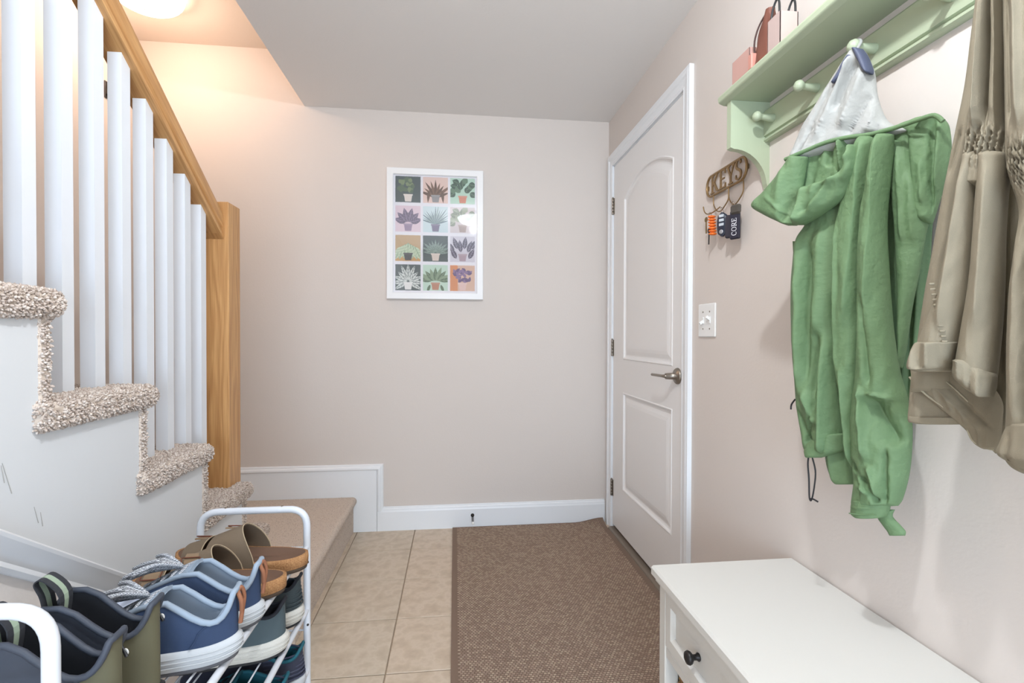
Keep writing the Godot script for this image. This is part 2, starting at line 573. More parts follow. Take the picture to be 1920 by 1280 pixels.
func build_stairs() -> void:
	var root := thing("staircase", "carpeted staircase with white stringer rising beside the shoe rack", "stairs", Vector3((XL + XS) * 0.5, 0, 1.2))
	var tones := tones_of([rgb8(206, 193, 183), rgb8(196, 182, 172), rgb8(186, 171, 160), rgb8(214, 203, 194), rgb8(192, 178, 168), rgb8(168, 153, 142)])
	# white stringer cut to the steps
	var poly := PackedVector2Array()
	var top := 8
	var rake := func(z: float) -> float: return 0.772 + 0.715 * (z - 1.954)
	poly.append(Vector2(step_z[2], maxf(0.0, rake.call(step_z[2]))))
	for k in range(2, top + 1):
		poly.append(Vector2(step_z[k], tread_top[k] - 0.05))
		poly.append(Vector2(step_z[k + 1], tread_top[k] - 0.05))
	poly.append(Vector2(2.705, rake.call(2.705)))
	poly.append(Vector2(step_z[2] + 0.001, rake.call(step_z[2] + 0.001)))
	poly.remove_at(0)
	var st := begin()
	prism(st, poly, "x", XS - 0.1, XS + 0.012)
	var stringer := part(root, "stringer", st, M.stringer)
	# scuffs on the paint
	for q in [[[4, 868], [14, 900], [22, 925]], [[64, 950], [72, 980]], [[76, 960], [80, 986]], [[2, 872], [8, 905]]]:
		st = begin()
		var pts := []
		for c in q: pts.append(px_on(c[0], c[1], Vector3(XS + 0.0124, 0, 0), Vector3(1, 0, 0)))
		tube(st, smooth_path(pts, 5), 0.0009, 5, false, 0.4, Vector2(0.5, 1))
		part(stringer, "scuff_mark", st, M.scuff)
	# raking moulding under the stringer
	st = begin()
	var dir := Vector3(0, 0.715, 1).normalized()
	var across := Vector3(0, -1, 0.715).normalized()
	moulding(st, [[0, 0], [0.0, 0.026], [0.004, 0.031], [0.009, 0.029], [0.034, 0.006], [0.037, 0.016], [0.044, 0.017], [0.049, 0.007], [0.049, 0]],
		Vector3(XS, rake.call(0.95), 0.95) + across * 0.005, Vector3(XS, rake.call(2.705), 2.705) + across * 0.005, across, Vector3(1, 0, 0))
	part(root, "raking_moulding", st, mat(rgb8(222, 223, 225), 0.4))
	# treads and risers
	for k in range(2, top + 1):
		st = begin()
		var z0: float = nose_z[k]
		var z1: float = step_z[k + 1] + 0.01
		var y1: float = tread_top[k]
		var prof := PackedVector2Array()
		prof.append_array(arc2(Vector2(z0 + 0.024, y1 - 0.024), Vector2(0.024, 0.024), 90, 270, 10))
		prof.append(Vector2(z1, y1 - 0.048))
		prof.append(Vector2(z1, y1))
		var rows := []
		for e in [[XL + 0.004, 0.0], [XS + 0.010, 0.0], [XS + 0.022, 0.004], [XS + 0.028, 0.014]]:
			var ring := PackedVector3Array()
			for p in prof:
				var c := Vector2(clampf(p.x, z0 + 0.024, z1 - 0.024), y1 - 0.024)
				var d: Vector2 = (c - p).normalized() * minf(e[1], 0.02)
				ring.append(Vector3(e[0], p.y + d.y, p.x + d.x))
			rows.append(ring)
		grid(st, rows, false, true, true, true)
		fan(st, rows[3], true)
		var tr := part(root, "tread", st, M.carpet)
		if k <= 7:
			pile(tr, tr.mesh, 72000.0, 0.0021, tones, func(p: Vector3, n: Vector3) -> bool: return n.y < -0.6 and p.x < XS or p.x < -2.05)
		# riser below this tread, with carpet turned on its open edge
		st = begin()
		box(st, Vector3(XL + 0.004, tread_top[k - 1] - 0.03, step_z[k] - 0.024), Vector3(XS + 0.015, y1 - 0.03, step_z[k] + 0.002), 0.004)
		var ri := part(root, "riser", st, M.carpet)
		if k <= 7:
			pile(ri, ri.mesh, 72000.0, 0.0021, tones, func(p: Vector3, n: Vector3) -> bool: return p.x < -2.05 or n.z > 0.5)
	# landing step in front
	st = begin()
	var lx := -1.425
	var zt := 1.02
	var prof2 := PackedVector2Array([Vector2(XL + 0.004, 0), Vector2(XL + 0.004, 0.194)])
	prof2.append_array(arc2(Vector2(lx - 0.022, 0.172), Vector2(0.022, 0.022), 90, -30, 8))
	prof2.append(Vector2(lx - 0.018, 0.14))
	prof2.append(Vector2(lx - 0.018, 0))
	prof2.reverse()
	var ra := PackedVector3Array()
	var rb := PackedVector3Array()
	for p in prof2:
		ra.append(Vector3(p.x, p.y, 0.017))
		rb.append(Vector3(p.x, p.y, zt))
	grid(st, [ra, rb], false, true, false, true)
	fan(st, rb, true)
	var la := part(root, "landing", st, M.carpet)
	pile(la, la.mesh, 24000.0, 0.0017, tones, func(p: Vector3, n: Vector3) -> bool: return p.y < 0.004 or p.x < -2.2)

func build_railing() -> void:
	var root := thing("stair_railing", "stair railing with oak newel, oak handrail and white square balusters", "railing", Vector3(-1.66, 0.585, 1.4))
	var cx := -1.66
	# newel post with chamfered top
	var st := begin()
	var x0 := -1.704
	var x1 := -1.616
	var z0 := 1.031
	var z1 := 1.119
	box(st, Vector3(x0, 0.575, z0), Vector3(x1, 1.513, z1), 0.0025)
	part(root, "newel_post", st, M.oak)
	# handrail, modelled along its own y axis and then laid on the slope
	var slope := atan(0.715)
	st = begin()
	var pr := [[-0.030, -0.036], [-0.031, -0.027], [-0.023, -0.024], [-0.024, -0.012], [-0.029, -0.008], [-0.030, 0.0], [-0.031, 0.016], [-0.028, 0.030], [-0.018, 0.040], [0, 0.043], [0.018, 0.040], [0.028, 0.030], [0.031, 0.016], [0.030, 0.0], [0.029, -0.008], [0.024, -0.012], [0.023, -0.024], [0.031, -0.027], [0.030, -0.036]]
	var len := 1.9
	# cut square against the post: slide each profile point so that the end lies on the post's near face
	var r0 := PackedVector3Array()
	var r1 := PackedVector3Array()
	for p in pr:
		r0.append(Vector3(p[0], p[1] * tan(slope), p[1]))
		r1.append(Vector3(p[0], len, p[1]))
	grid(st, [r0, r1], false, true, false, false)
	fan(st, r0)
	fan(st, r1, true)
	var rail := part(root, "handrail", st, M.oak, true)
	# local y runs up the slope (towards +z), local z points up out of the rail
	var by := Vector3(0, sin(slope), cos(slope))
	var bz := Vector3(0, cos(slope), -sin(slope))
	var centre_at := Vector3(cx, 1.436, z1)
	rail.transform = Transform3D(Basis(by.cross(bz), by, bz), centre_at - root.position)
	# balusters, each cut to the slope under the rail
	var under := func(z: float) -> float: return 1.436 + 0.715 * (z - z1) - 0.030 / cos(slope)
	for k in 13:
		var zn := 1.2325 + 0.0885 * k      # near face
		var zf: float = zn - 0.030
		var yb := 0.0
		for t in range(3, 9):
			if nose_z[t] < (zn + zf) * 0.5 - 0.01: yb = tread_top[t]
		st = begin()
		var a := cx - 0.015
		var b := cx + 0.015
		var yn: float = under.call(zn)
		var yf: float = under.call(zf)
		var c := [Vector3(a, yb - 0.004, zf), Vector3(b, yb - 0.004, zf), Vector3(b, yb - 0.004, zn), Vector3(a, yb - 0.004, zn)]
		var d := [Vector3(a, yf, zf), Vector3(b, yf, zf), Vector3(b, yn, zn), Vector3(a, yn, zn)]
		for i in 4:
			var j := (i + 1) % 4
			quad(st, c[j], c[i], d[i], d[j])
		quad(st, d[3], d[2], d[1], d[0])
		quad(st, c[0], c[1], c[2], c[3])
		part(root, "baluster", st, M.baluster)

# ------------------------------------------------------------------ door and things on the walls
func build_door() -> void:
	# door slab with two moulded panels
	var st := begin()
	var za := 0.107
	var zb := 0.960
	var y0 := 0.026
	var y1 := 2.032
	var fx := -0.002           # face
	var pa := 0.272            # panel outline, hinge side
	var pb := 0.872
	var out := func(y: float, z: float, d := 0.0) -> Vector3: return Vector3(fx + d, y, z)
	var arch := func(z: float) -> float:
		var t := (z - (pa + pb) * 0.5) / ((pb - pa) * 0.5)
		return 1.815 + 0.075 * (1.0 - t * t)
	# flat stiles and rails
	quad(st, out.call(y0, za), out.call(y0, pa), out.call(y1, pa), out.call(y1, za))
	quad(st, out.call(y0, pb), out.call(y0, zb), out.call(y1, zb), out.call(y1, pb))
	quad(st, out.call(y0, pa), out.call(y0, pb), out.call(0.262, pb), out.call(0.262, pa))
	quad(st, out.call(0.785, pa), out.call(0.785, pb), out.call(0.960, pb), out.call(0.960, pa))
	var n := 28
	for i in n:
		var u := lerpf(pa, pb, float(i) / n)
		var v := lerpf(pa, pb, float(i + 1) / n)
		quad(st, out.call(arch.call(u), u), out.call(arch.call(v), v), out.call(y1, v), out.call(y1, u))
	# edges and back of the slab
	box(st, Vector3(fx + 0.012, y0, za), Vector3(0.034, y1, zb))
	for e in [[y0, za, y0, zb], [y0, zb, y1, zb], [y1, zb, y1, za], [y1, za, y0, za]]:
		quad(st, Vector3(fx, e[0], e[1]), Vector3(fx + 0.012, e[0], e[1]), Vector3(fx + 0.012, e[2], e[3]), Vector3(fx, e[2], e[3]))
	var door := struct("door_1", st, M.door, "white two-panel interior door with arched top panel", "door")
	# moulded panels: rings stepping in from the outline
	var steps := [[0.0, 0.0], [0.004, -0.003], [0.009, -0.001], [0.013, 0.006], [0.020, 0.0085], [0.026, 0.0085], [0.045, 0.003], [0.060, 0.001]]
	for which in 2:
		st = begin()
		var rings := []
		for q in steps:
			var ring := PackedVector3Array()
			var d: float = q[0]
			var lo := (0.262 if which == 0 else 0.960) + d
			if which == 0:
				for c in [[lo, pa + d], [lo, pb - d], [0.785 - d, pb - d], [0.785 - d, pa + d]]:
					ring.append(Vector3(fx + q[1], c[0], c[1]))
			else:
				ring.append(Vector3(fx + q[1], lo, pa + d))
				ring.append(Vector3(fx + q[1], lo, pb - d))
				for i in n + 1:
					var z := lerpf(pb - d, pa + d, float(i) / n)
					var zz := lerpf(pb, pa, float(i) / n)
					ring.append(Vector3(fx + q[1], arch.call(zz) - d, z))
			rings.append(ring)
		grid(st, rings, false, true, false, false)
		fan(st, rings[rings.size() - 1], false)
		part(door, "door_panel", st, M.door)
	# hinges
	for y in [1.811, 1.017, 0.229]:
		st = begin()
		for k in 5:
			var yy: float = y - 0.045 + k * 0.018
			lathe(st, [[0.0058, 0.0005], [0.0065, 0.002], [0.0065, 0.016], [0.0058, 0.0175]], 10, Transform3D(Basis.IDENTITY, Vector3(-0.008, yy, 0.101)))
		lathe(st, [[0.003, 0], [0.006, 0.003], [0.003, 0.008]], 10, Transform3D(Basis.IDENTITY, Vector3(-0.008, y + 0.045, 0.101)))
		box(st, Vector3(-0.0045, y - 0.045, 0.101), Vector3(-0.0015, y + 0.045, 0.118), 0.0008)
		part(door, "hinge", st, M.steel)
	# lever handle
	st = begin()
	var hx := Vector3(fx, 0.924, 0.922)
	lathe(st, [[0.033, 0], [0.033, 0.005], [0.029, 0.010], [0.014, 0.012], [0.013, 0.040], [0.012, 0.052]], 24, turned(Vector3(-1, 0, 0), hx))
	tube(st, bent_path([hx + Vector3(-0.030, 0, 0), hx + Vector3(-0.058, 0, 0), hx + Vector3(-0.060, -0.002, -0.115)], 0.014), 0.0095, 12, false, 0.85, Vector2(1.05, 0.7))
	part(door, "lever_handle", st, M.steel)
	# casing with a stepped profile
	var cas := [[0, 0], [0.0, 0.010], [0.004, 0.012], [0.010, 0.010], [0.014, 0.012], [0.034, 0.014], [0.040, 0.019], [0.050, 0.020], [0.060, 0.018], [0.066, 0.018], [0.066, 0]]
	var frame_st := begin()
	var zi := 0.970            # inner edges of the casing
	var zj := 0.097
	var yi := 2.040
	moulding(frame_st, cas, Vector3(0, yi, zj), Vector3(0, yi, zi), Vector3.UP, Vector3(-1, 0, 0), -1, 1)
	# stops behind the door edge
	box(frame_st, Vector3(0.0, yi - 0.004, zj), Vector3(0.12, yi + 0.02, zi), 0)
	var cased := struct("trim_2", frame_st, M.trim, "white stepped casing around the interior door", "door casing")
	st = begin()
	moulding(st, cas, Vector3(0, 0, zi), Vector3(0, yi, zi), Vector3(0, 0, 1), Vector3(-1, 0, 0), 0, 1)
	box(st, Vector3(0.0, 0, zi - 0.004), Vector3(0.12, yi, zi + 0.016), 0)
	part(cased, "side_casing", st, M.trim)
	st = begin()
	moulding(st, cas, Vector3(0, yi, zj), Vector3(0, 0, zj), Vector3(0, 0, -1), Vector3(-1, 0, 0), -1, 0)
	box(st, Vector3(0.0, 0, zj - 0.016), Vector3(0.12, yi, zj + 0.006), 0)
	part(cased, "side_casing", st, M.trim)
	# threshold
	st = begin()
	prism(st, PackedVector2Array([Vector2(-0.028, 0), Vector2(0.10, 0), Vector2(0.10, 0.010), Vector2(0.006, 0.010), Vector2(-0.016, 0.008), Vector2(-0.026, 0.003)]), "z", 0.102, 0.968)
	struct("trim_3", st, M.threshold, "brown grey threshold strip under the white door", "threshold")

func build_wall_things() -> void:
	# double light switch
	var root := thing("light_switch", "white double toggle light switch plate beside the door casing", "light switch", Vector3(0, 1.08, 1.152))
	var st := begin()
	box(st, Vector3(-0.006, 1.081, 1.093), Vector3(0, 1.199, 1.211), 0.003)
	part(root, "cover_plate", st, M.plate)
	for z in [1.129, 1.175]:
		st = begin()
		box(st, Vector3(-0.0085, 1.128, z - 0.006), Vector3(-0.005, 1.152, z + 0.006), 0.0008)
		var up := 1.0 if z < 1.15 else -1.0
		box(st, Vector3(-0.016, -0.005, -0.0038), Vector3(0, 0.005, 0.0038), 0.001, Transform3D(Basis(Vector3(0, 0, 1), 0.6 * up), Vector3(-0.006, 1.14 - up * 0.003, z)))
		part(root, "toggle", st, M.plate)
		for y in [1.110, 1.170]:
			st = begin()
			lathe(st, [[0.0032, 0], [0.0030, 0.0012], [0.001, 0.0018]], 10, turned(Vector3(-1, 0, 0), Vector3(-0.006, y, z)))
			part(root, "screw", st, M.steel)
	# key rack
	var kr := thing("key_rack", "bronze wire key rack with cut-out lettering on the wall", "key rack", Vector3(0, 1.5, 1.27))
	var kx := -0.010
	st = begin()
	var ring := []
	var ya := 1.566
	var yb := 1.636
	var z0 := 1.158
	var z1 := 1.398
	var loop := PackedVector3Array()
	for a in 12: loop.append(Vector3(kx, (ya + yb) * 0.5 + cos(PI * a / 11) * (yb - ya) * 0.5, z1 - 0.03 + sin(PI * a / 11) * 0.03))
	for a in 12: loop.append(Vector3(kx, (ya + yb) * 0.5 - cos(PI * a / 11) * (yb - ya) * 0.5, z0 + 0.03 - sin(PI * a / 11) * 0.03))
	tube(st, loop, 0.0042, 8, true)
	part(kr, "outline", st, M.brass)
	var tm := TextMesh.new()
	var sf := SystemFont.new()
	sf.font_names = PackedStringArray(["Droid Serif"])
	sf.font_weight = 400
	tm.font = sf
	tm.text = "KEYS"
	tm.font_size = 64
	tm.pixel_size = 0.00112
	tm.depth = 0.004
	var t := MeshInstance3D.new()
	t.name = "lettering"
	t.mesh = tm
	t.material_override = M.brass
	kr.add_child(t, true)
	t.transform = Transform3D(Basis(Vector3(0, 0, 1) * 1.08, Vector3(0, 1, 0) * 1.2, Vector3(-1, 0, 0)), Vector3(kx, 1.602, 1.278) - kr.position)
	for z in [1.152, 1.388]:
		st = begin()
		lathe(st, [[0.005, 0], [0.005, 0.004], [0.002, 0.006]], 10, turned(Vector3(-1, 0, 0), Vector3(-0.002, 1.602, z)))
		box(st, Vector3(-0.006, 1.594, z - 0.006), Vector3(0, 1.610, z + 0.006), 0.001)
		part(kr, "mounting_screw", st, M.brass)
	# wire loops and the hooks that curl forward from them
	for q in [[1.205, 1.297], [1.299, 1.380]]:
		st = begin()
		tube(st, smooth_path([Vector3(kx, 1.567, q[0]), Vector3(kx, 1.535, q[0] - 0.001), Vector3(kx - 0.002, 1.508, (q[0] * 3 + q[1]) / 4), Vector3(kx - 0.002, 1.500, (q[0] + q[1]) / 2), Vector3(kx - 0.002, 1.508, (q[0] + q[1] * 3) / 4), Vector3(kx, 1.53, q[1]), Vector3(kx, 1.567, q[1])], 5), 0.0021, 7)
		part(kr, "wire_loop", st, M.brass)
	st = begin()
	tube(st, smooth_path([Vector3(kx - 0.03, 1.529, 1.190), Vector3(kx - 0.03, 1.508, 1.200), Vector3(kx - 0.028, 1.496, 1.222), Vector3(kx - 0.02, 1.500, 1.245), Vector3(kx - 0.008, 1.512, 1.262)], 6), 0.0021, 7)
	part(kr, "wire_hook", st, M.brass)
	# keys on the orange fob
	var k1 := thing("key_ring", "bunch of small keys with an orange ribbed fob", "keys", Vector3(-0.035, 1.40, 1.23))
	st = begin()
	for i in 7:
		lathe(st, [[0.006, -0.0045], [0.0125, -0.002], [0.0125, 0.002], [0.006, 0.0045]], 12, Transform3D(Basis(Vector3(1, 0, 0), 0.14), Vector3(-0.030, 1.486 - i * 0.0098, 1.229 + i * 0.0012)))
	part(k1, "fob", st, mat(rgb8(236, 116, 38), 0.5))
	for q in [[-0.042, 1.488, 1.214, -0.03, rgb8(128, 104, 62)], [-0.036, 1.45, 1.224, 0.05, rgb8(70, 66, 64)]]:
		st = begin()
		var kt := Transform3D(Basis(Vector3(1, 0, 0), q[3]), Vector3(q[0], q[1], q[2]))
		box(st, Vector3(-0.001, -0.056, -0.0035), Vector3(0.001, -0.018, 0.0035), 0.0004, kt)
		lathe(st, [[0.009, -0.001], [0.009, 0.001]], 14, kt * Transform3D(Basis(Vector3(0, 0, 1), PI / 2), Vector3(0, -0.009, 0)))
		part(k1, "key", st, mat(q[4], 0.4, 0.7))
	st = begin()
	tube(st, smooth_path([Vector3(-0.032, 1.502, 1.222), Vector3(-0.04, 1.494, 1.226), Vector3(-0.036, 1.484, 1.228), Vector3(-0.028, 1.492, 1.225)], 4, true), 0.001, 6, true)
	part(k1, "split_ring", st, M.steel)
	# car key
	var k2 := thing("car_key", "dark navy car key fob with silver buttons", "key fob", Vector3(-0.025, 1.408, 1.287))
	st = begin()
	var face := Basis(Vector3(0, 1, 0), 0.5)
	var rows := []
	for j in 9:
		var v := float(j) / 8
		var w := 0.017 * pow(maxf(0.0, 1.0 - pow(absf(v - 0.5) * 2.0, 3.0)), 0.5) + 0.003
		var r := PackedVector3Array()
		for i in 16:
			var a := TAU * i / 16
			r.append(Vector3(-0.024, 1.408, 1.287) + face * Vector3(0.0075 * sin(a), v * 0.078, w * cos(a)))
		rows.append(r)
	grid(st, rows, false, true, true, true)
	fan(st, rows[0]); fan(st, rows[8], true)
	part(k2, "fob_body", st, mat(rgb8(34, 42, 60), 0.35))
	for j in 3:
		st = begin()
		box(st, Vector3(-0.0085, 0.062 - j * 0.014, -0.0085), Vector3(-0.004, 0.071 - j * 0.014, 0.0085), 0.001, Transform3D(face, Vector3(-0.024, 1.408, 1.287)))
		part(k2, "button", st, mat(rgb8(196, 204, 212), 0.35))
	st = begin()
	lathe(st, [[0.007, 0.006], [0.007, 0.0085], [0.004, 0.009]], 14, Transform3D(face, Vector3(-0.024, 1.423, 1.287)) * turned(Vector3(-1, 0, 0), Vector3.ZERO))
	part(k2, "emblem", st, mat(rgb8(180, 182, 188), 0.3, 0.6))
	st = begin()
	tube(st, smooth_path([Vector3(-0.026, 1.504, 1.283), Vector3(-0.030, 1.494, 1.286), Vector3(-0.024, 1.482, 1.288), Vector3(-0.020, 1.492, 1.285)], 4, true), 0.001, 6, true)
	part(k2, "split_ring", st, M.steel)
	# black fabric fobs
	var k3 := thing("key_bundle", "black fabric key tag with white lettering and leather keeper", "keys", Vector3(-0.025, 1.385, 1.36))
	st = begin()
	box(st, Vector3(-0.005, 0, -0.016), Vector3(0.005, 0.088, 0.016), 0.003, Transform3D(face, Vector3(-0.032, 1.383, 1.374)))
	part(k3, "tag", st, mat(rgb8(36, 34, 50), 0.7))
	st = begin()
	box(st, Vector3(-0.007, 0, -0.011), Vector3(0.007, 0.072, 0.011), 0.004, Transform3D(face * Basis(Vector3(1, 0, 0), 0.04), Vector3(-0.034, 1.392, 1.341)))
	part(k3, "fob", st, mat(rgb8(44, 42, 54), 0.6))
	var tt := TextMesh.new()
	tt.font = sf
	tt.text = "CORE"
	tt.font_size = 32
	tt.pixel_size = 0.00066
	tt.depth = 0.001
	var tn := MeshInstance3D.new()
	tn.name = "lettering"
	tn.mesh = tt
	tn.material_override = mat(rgb8(226, 226, 232), 0.6)
	k3.add_child(tn, true)
	tn.transform = Transform3D(face * Basis(Vector3(0, 1, 0), Vector3(0, 0, -1), Vector3(-1, 0, 0)), Vector3(-0.032, 1.420, 1.374) + face * Vector3(-0.0056, 0, 0.0) - k3.position)
	st = begin()
	box(st, Vector3(-0.006, 0, -0.017), Vector3(0.006, 0.030, 0.017), 0.006, Transform3D(face, Vector3(-0.034, 1.458, 1.380)))
	part(k3, "leather_keeper", st, mat(rgb8(74, 68, 62), 0.7))
	st = begin()
	tube(st, smooth_path([Vector3(-0.022, 1.506, 1.345), Vector3(-0.030, 1.497, 1.350), Vector3(-0.030, 1.482, 1.358), Vector3(-0.020, 1.490, 1.352)], 4, true), 0.0012, 6, true)
	part(k3, "split_ring", st, M.steel)
	# spring door stop on the baseboard
	var ds := thing("door_stop", "small spring door stop screwed to the back baseboard", "door stop", Vector3(-0.789, 0.06, 0.016))
	st = begin()
	lathe(st, [[0.010, 0], [0.010, 0.003], [0.005, 0.006], [0.004, 0.012]], 14, turned(Vector3(0, 0, 1), Vector3(-0.789, 0.070, 0.016)))
	part(ds, "base", st, M.dark_metal)
	st = begin()
	var coil := PackedVector3Array()
	for i in 60:
		var a := i * 0.75
		coil.append(Vector3(-0.789 + cos(a) * 0.005, 0.070 - i * 0.0003 + sin(a) * 0.005, 0.022 + i * 0.001))
	tube(st, coil, 0.0011, 5)
	part(ds, "spring", st, M.dark_metal)
	st = begin()
	lathe(st, [[0.006, 0], [0.0075, 0.003], [0.0075, 0.010], [0.004, 0.013]], 12, turned(Vector3(0, -0.2, 1), Vector3(-0.789, 0.052, 0.080)))
	part(ds, "rubber_tip", st, M.plate)
	# small metal hook high on the wall beyond the stairs
	var wh := thing("wall_hook", "small dark metal hook on the wall behind the balusters", "hook", Vector3(XL, 2.2, 0.225))
	st = begin()
	box(st, Vector3(XL, 2.215, 0.212), Vector3(XL + 0.006, 2.295, 0.238), 0.002)
	part(wh, "back_plate", st, M.dark_metal)
	st = begin()
	tube(st, smooth_path([Vector3(XL + 0.004, 2.235, 0.225), Vector3(XL + 0.03, 2.215, 0.225), Vector3(XL + 0.05, 2.225, 0.225), Vector3(XL + 0.055, 2.245, 0.225)], 5), 0.004, 8)
	part(wh, "prong", st, M.dark_metal)

# ------------------------------------------------------------------ the print
var cell := Rect2i()
func leaf(img: Image, x: float, y: float, len: float, wid: float, ang: float, c: Color, vein: Variant = null) -> void:
	len *= 1.28
	wid *= 1.12
	var ca := cos(ang)
	var sa := sin(ang)
	var r := int(len) + 2
	for j in range(-r, r + 1):
		for i in range(-r, r + 1):
			var u := (i * ca + j * sa) / len          # 0 at the stem, 1 at the tip
			var v := (-i * sa + j * ca) / wid
			if u < 0.0 or u > 1.0: continue
			var w := sin(PI * pow(u, 0.8))
			if absf(v) <= w:
				var px := int(x + i)
				var py := int(y + j)
				if not cell.has_point(Vector2i(px, py)): continue
				img.set_pixel(px, py, vein if vein != null and (absf(v) < 0.12 or absf(fmod(u * 5.0 - absf(v) * 0.8 + 5.0, 1.0)) < 0.14) else c)

func pot(img: Image, x: int, y: int, w: int, h: int, c: Color) -> void:
	for j in h:
		var hw := int(w * (0.5 - 0.14 * float(j) / h))
		if j < h / 5: hw = int(w * 0.54)
		for i in range(-hw, hw + 1):
			if x + i >= 0 and x + i < img.get_width() and y + j < img.get_height():
				img.set_pixel(x + i, y + j, c if j > h / 5 else c.lightened(0.12))

func plant_print() -> ImageTexture:
	var w := 540
	var h := 730
	var img := Image.create(w, h, false, Image.FORMAT_RGB8)
	img.fill(rgb8(232, 230, 236))
	var slate := rgb8(66, 82, 84)
	var cells := [
		[slate, "round", rgb8(122, 140, 104), rgb8(86, 108, 84), rgb8(224, 214, 206)],
		[rgb8(226, 198, 188), "strap", rgb8(98, 72, 58), rgb8(122, 92, 74), rgb8(142, 140, 142)],
		[rgb8(184, 214, 196), "broad", rgb8(44, 76, 62), rgb8(96, 128, 104), rgb8(206, 128, 102)],
		[rgb8(222, 200, 210), "oval", rgb8(104, 92, 116), rgb8(142, 126, 152), rgb8(152, 132, 158)],
		[rgb8(204, 220, 224), "grass", rgb8(112, 132, 140), rgb8(150, 170, 172), rgb8(122, 116, 142)],
		[rgb8(214, 204, 206), "broad", rgb8(136, 146, 132), rgb8(170, 178, 160), rgb8(178, 160, 156)],
		[rgb8(190, 160, 122), "droop", rgb8(194, 208, 182), rgb8(146, 170, 140), rgb8(70, 74, 78)],
		[slate, "spike", rgb8(138, 156, 146), rgb8(84, 108, 104), rgb8(216, 200, 190)],
		[rgb8(208, 204, 214), "stripe", rgb8(76, 72, 92), rgb8(148, 142, 162), rgb8(172, 150, 162)],
		[slate, "fan", rgb8(214, 218, 214), rgb8(88, 102, 102), rgb8(232, 230, 228)],
		[rgb8(190, 214, 198), "mixed", rgb8(78, 104, 80), rgb8(130, 152, 124), rgb8(182, 128, 104)],
		[rgb8(214, 178, 158), "bush", rgb8(98, 78, 122), rgb8(132, 108, 150), rgb8(222, 190, 184)]]
	var r2 := RandomNumberGenerator.new()
	r2.seed = 77
	for k in 12:
		var cx := 14 + (k % 3) * 175
		var cy := 10 + (k / 3) * 181
		var s := 162
		cell = Rect2i(cx + 2, cy + 2, s - 4, s - 4)
		var c: Array = cells[k]
		for j in s:
			for i in s:
				var e := r2.randf()
				if (i < 2 or j < 2 or i > s - 3 or j > s - 3) and e < 0.5: continue
				var bg: Color = c[0]
				if k == 11 and i < 50: bg = rgb8(214, 140, 92)
				if k == 6 and j > 100 : bg = rgb8(196, 152, 96)
				img.set_pixel(cx + i, cy + j, bg.lightened(0.05 * (e - 0.5)) if e > 0.5 else bg)
		var x := cx + 81.0
		var y := cy + 110.0
		match c[1]:
			"round":
				for q in 26: leaf(img, x + r2.randf_range(-58, 50), y + r2.randf_range(-92, -14), 22, 12, r2.randf_range(-3, 0), [c[2], c[3]][q % 2])
			"strap":
				for q in 9: leaf(img, x, y + 14, r2.randf_range(70, 108), 8, -PI / 2 + (q - 4) * 0.31, [c[2], c[3]][q % 2])
				for q in [-1, 1]: leaf(img, x + q * 42, y - 26, 60, 8, PI / 2 - q * 0.1, c[2])
			"broad":
				for q in 13: leaf(img, x + (q - 6) * 8, y - 20 - (q % 4) * 18, 38, 17, -PI / 2 + (q - 6) * 0.36, [c[2], c[3]][q % 3 % 2], c[3])
			"oval":
				for q in 6: leaf(img, x + (q - 2.5) * 6, y - 8, 74 - absf(q - 2.5) * 6, 17, -PI / 2 + (q - 2.5) * 0.52, c[2], c[3])
			"grass":
				for q in 17: leaf(img, x, y, r2.randf_range(60, 98), 4, -PI / 2 + (q - 8) * 0.16, [c[2], c[3]][q % 2])
			"droop":
				for q in 7: leaf(img, x + (q - 3) * 14, y - 62 + absf(q - 3) * 8, 72, 19, PI / 2 - (q - 3) * 0.16, c[2], c[3])
			"spike":
				for q in 11: leaf(img, x, y - 2, r2.randf_range(62, 90), 7, -PI / 2 + (q - 5) * 0.3, c[2], c[3])
			"stripe":
				for q in 6: leaf(img, x + (q - 2.5) * 22, y - 10 - (q % 2) * 20, 62, 14, -PI / 2 + (q - 2.5) * 0.24, c[2], c[3])
				for q in [-1, 1]: leaf(img, x + q * 40, y + 30, 58, 14, -PI / 2 + q * 0.5, c[2], c[3])
			"fan":
				for q in 11: leaf(img, x, y - 6, r2.randf_range(66, 88), 12, -PI / 2 + (q - 5) * 0.42, c[2], c[3])
			"mixed":
				for q in 9: leaf(img, x + (q - 4) * 6, y - 10, r2.randf_range(52, 86), 12, -PI / 2 + (q - 4) * 0.36, [c[2], c[3]][q % 2], c[3])
				for q in [-1, 1]: leaf(img, x + q * 34, y + 14, 42, 8, PI / 2 - q * 0.4, c[2])
			"bush":
				for q in 30: leaf(img, x + r2.randf_range(-52, 44), y + r2.randf_range(-74, -4), 26, 8, r2.randf_range(-3.1, 0.0), [c[2], c[3]][q % 2])
		pot(img, int(x), int(y), 54, 46, c[4])
	return ImageTexture.create_from_image(img)

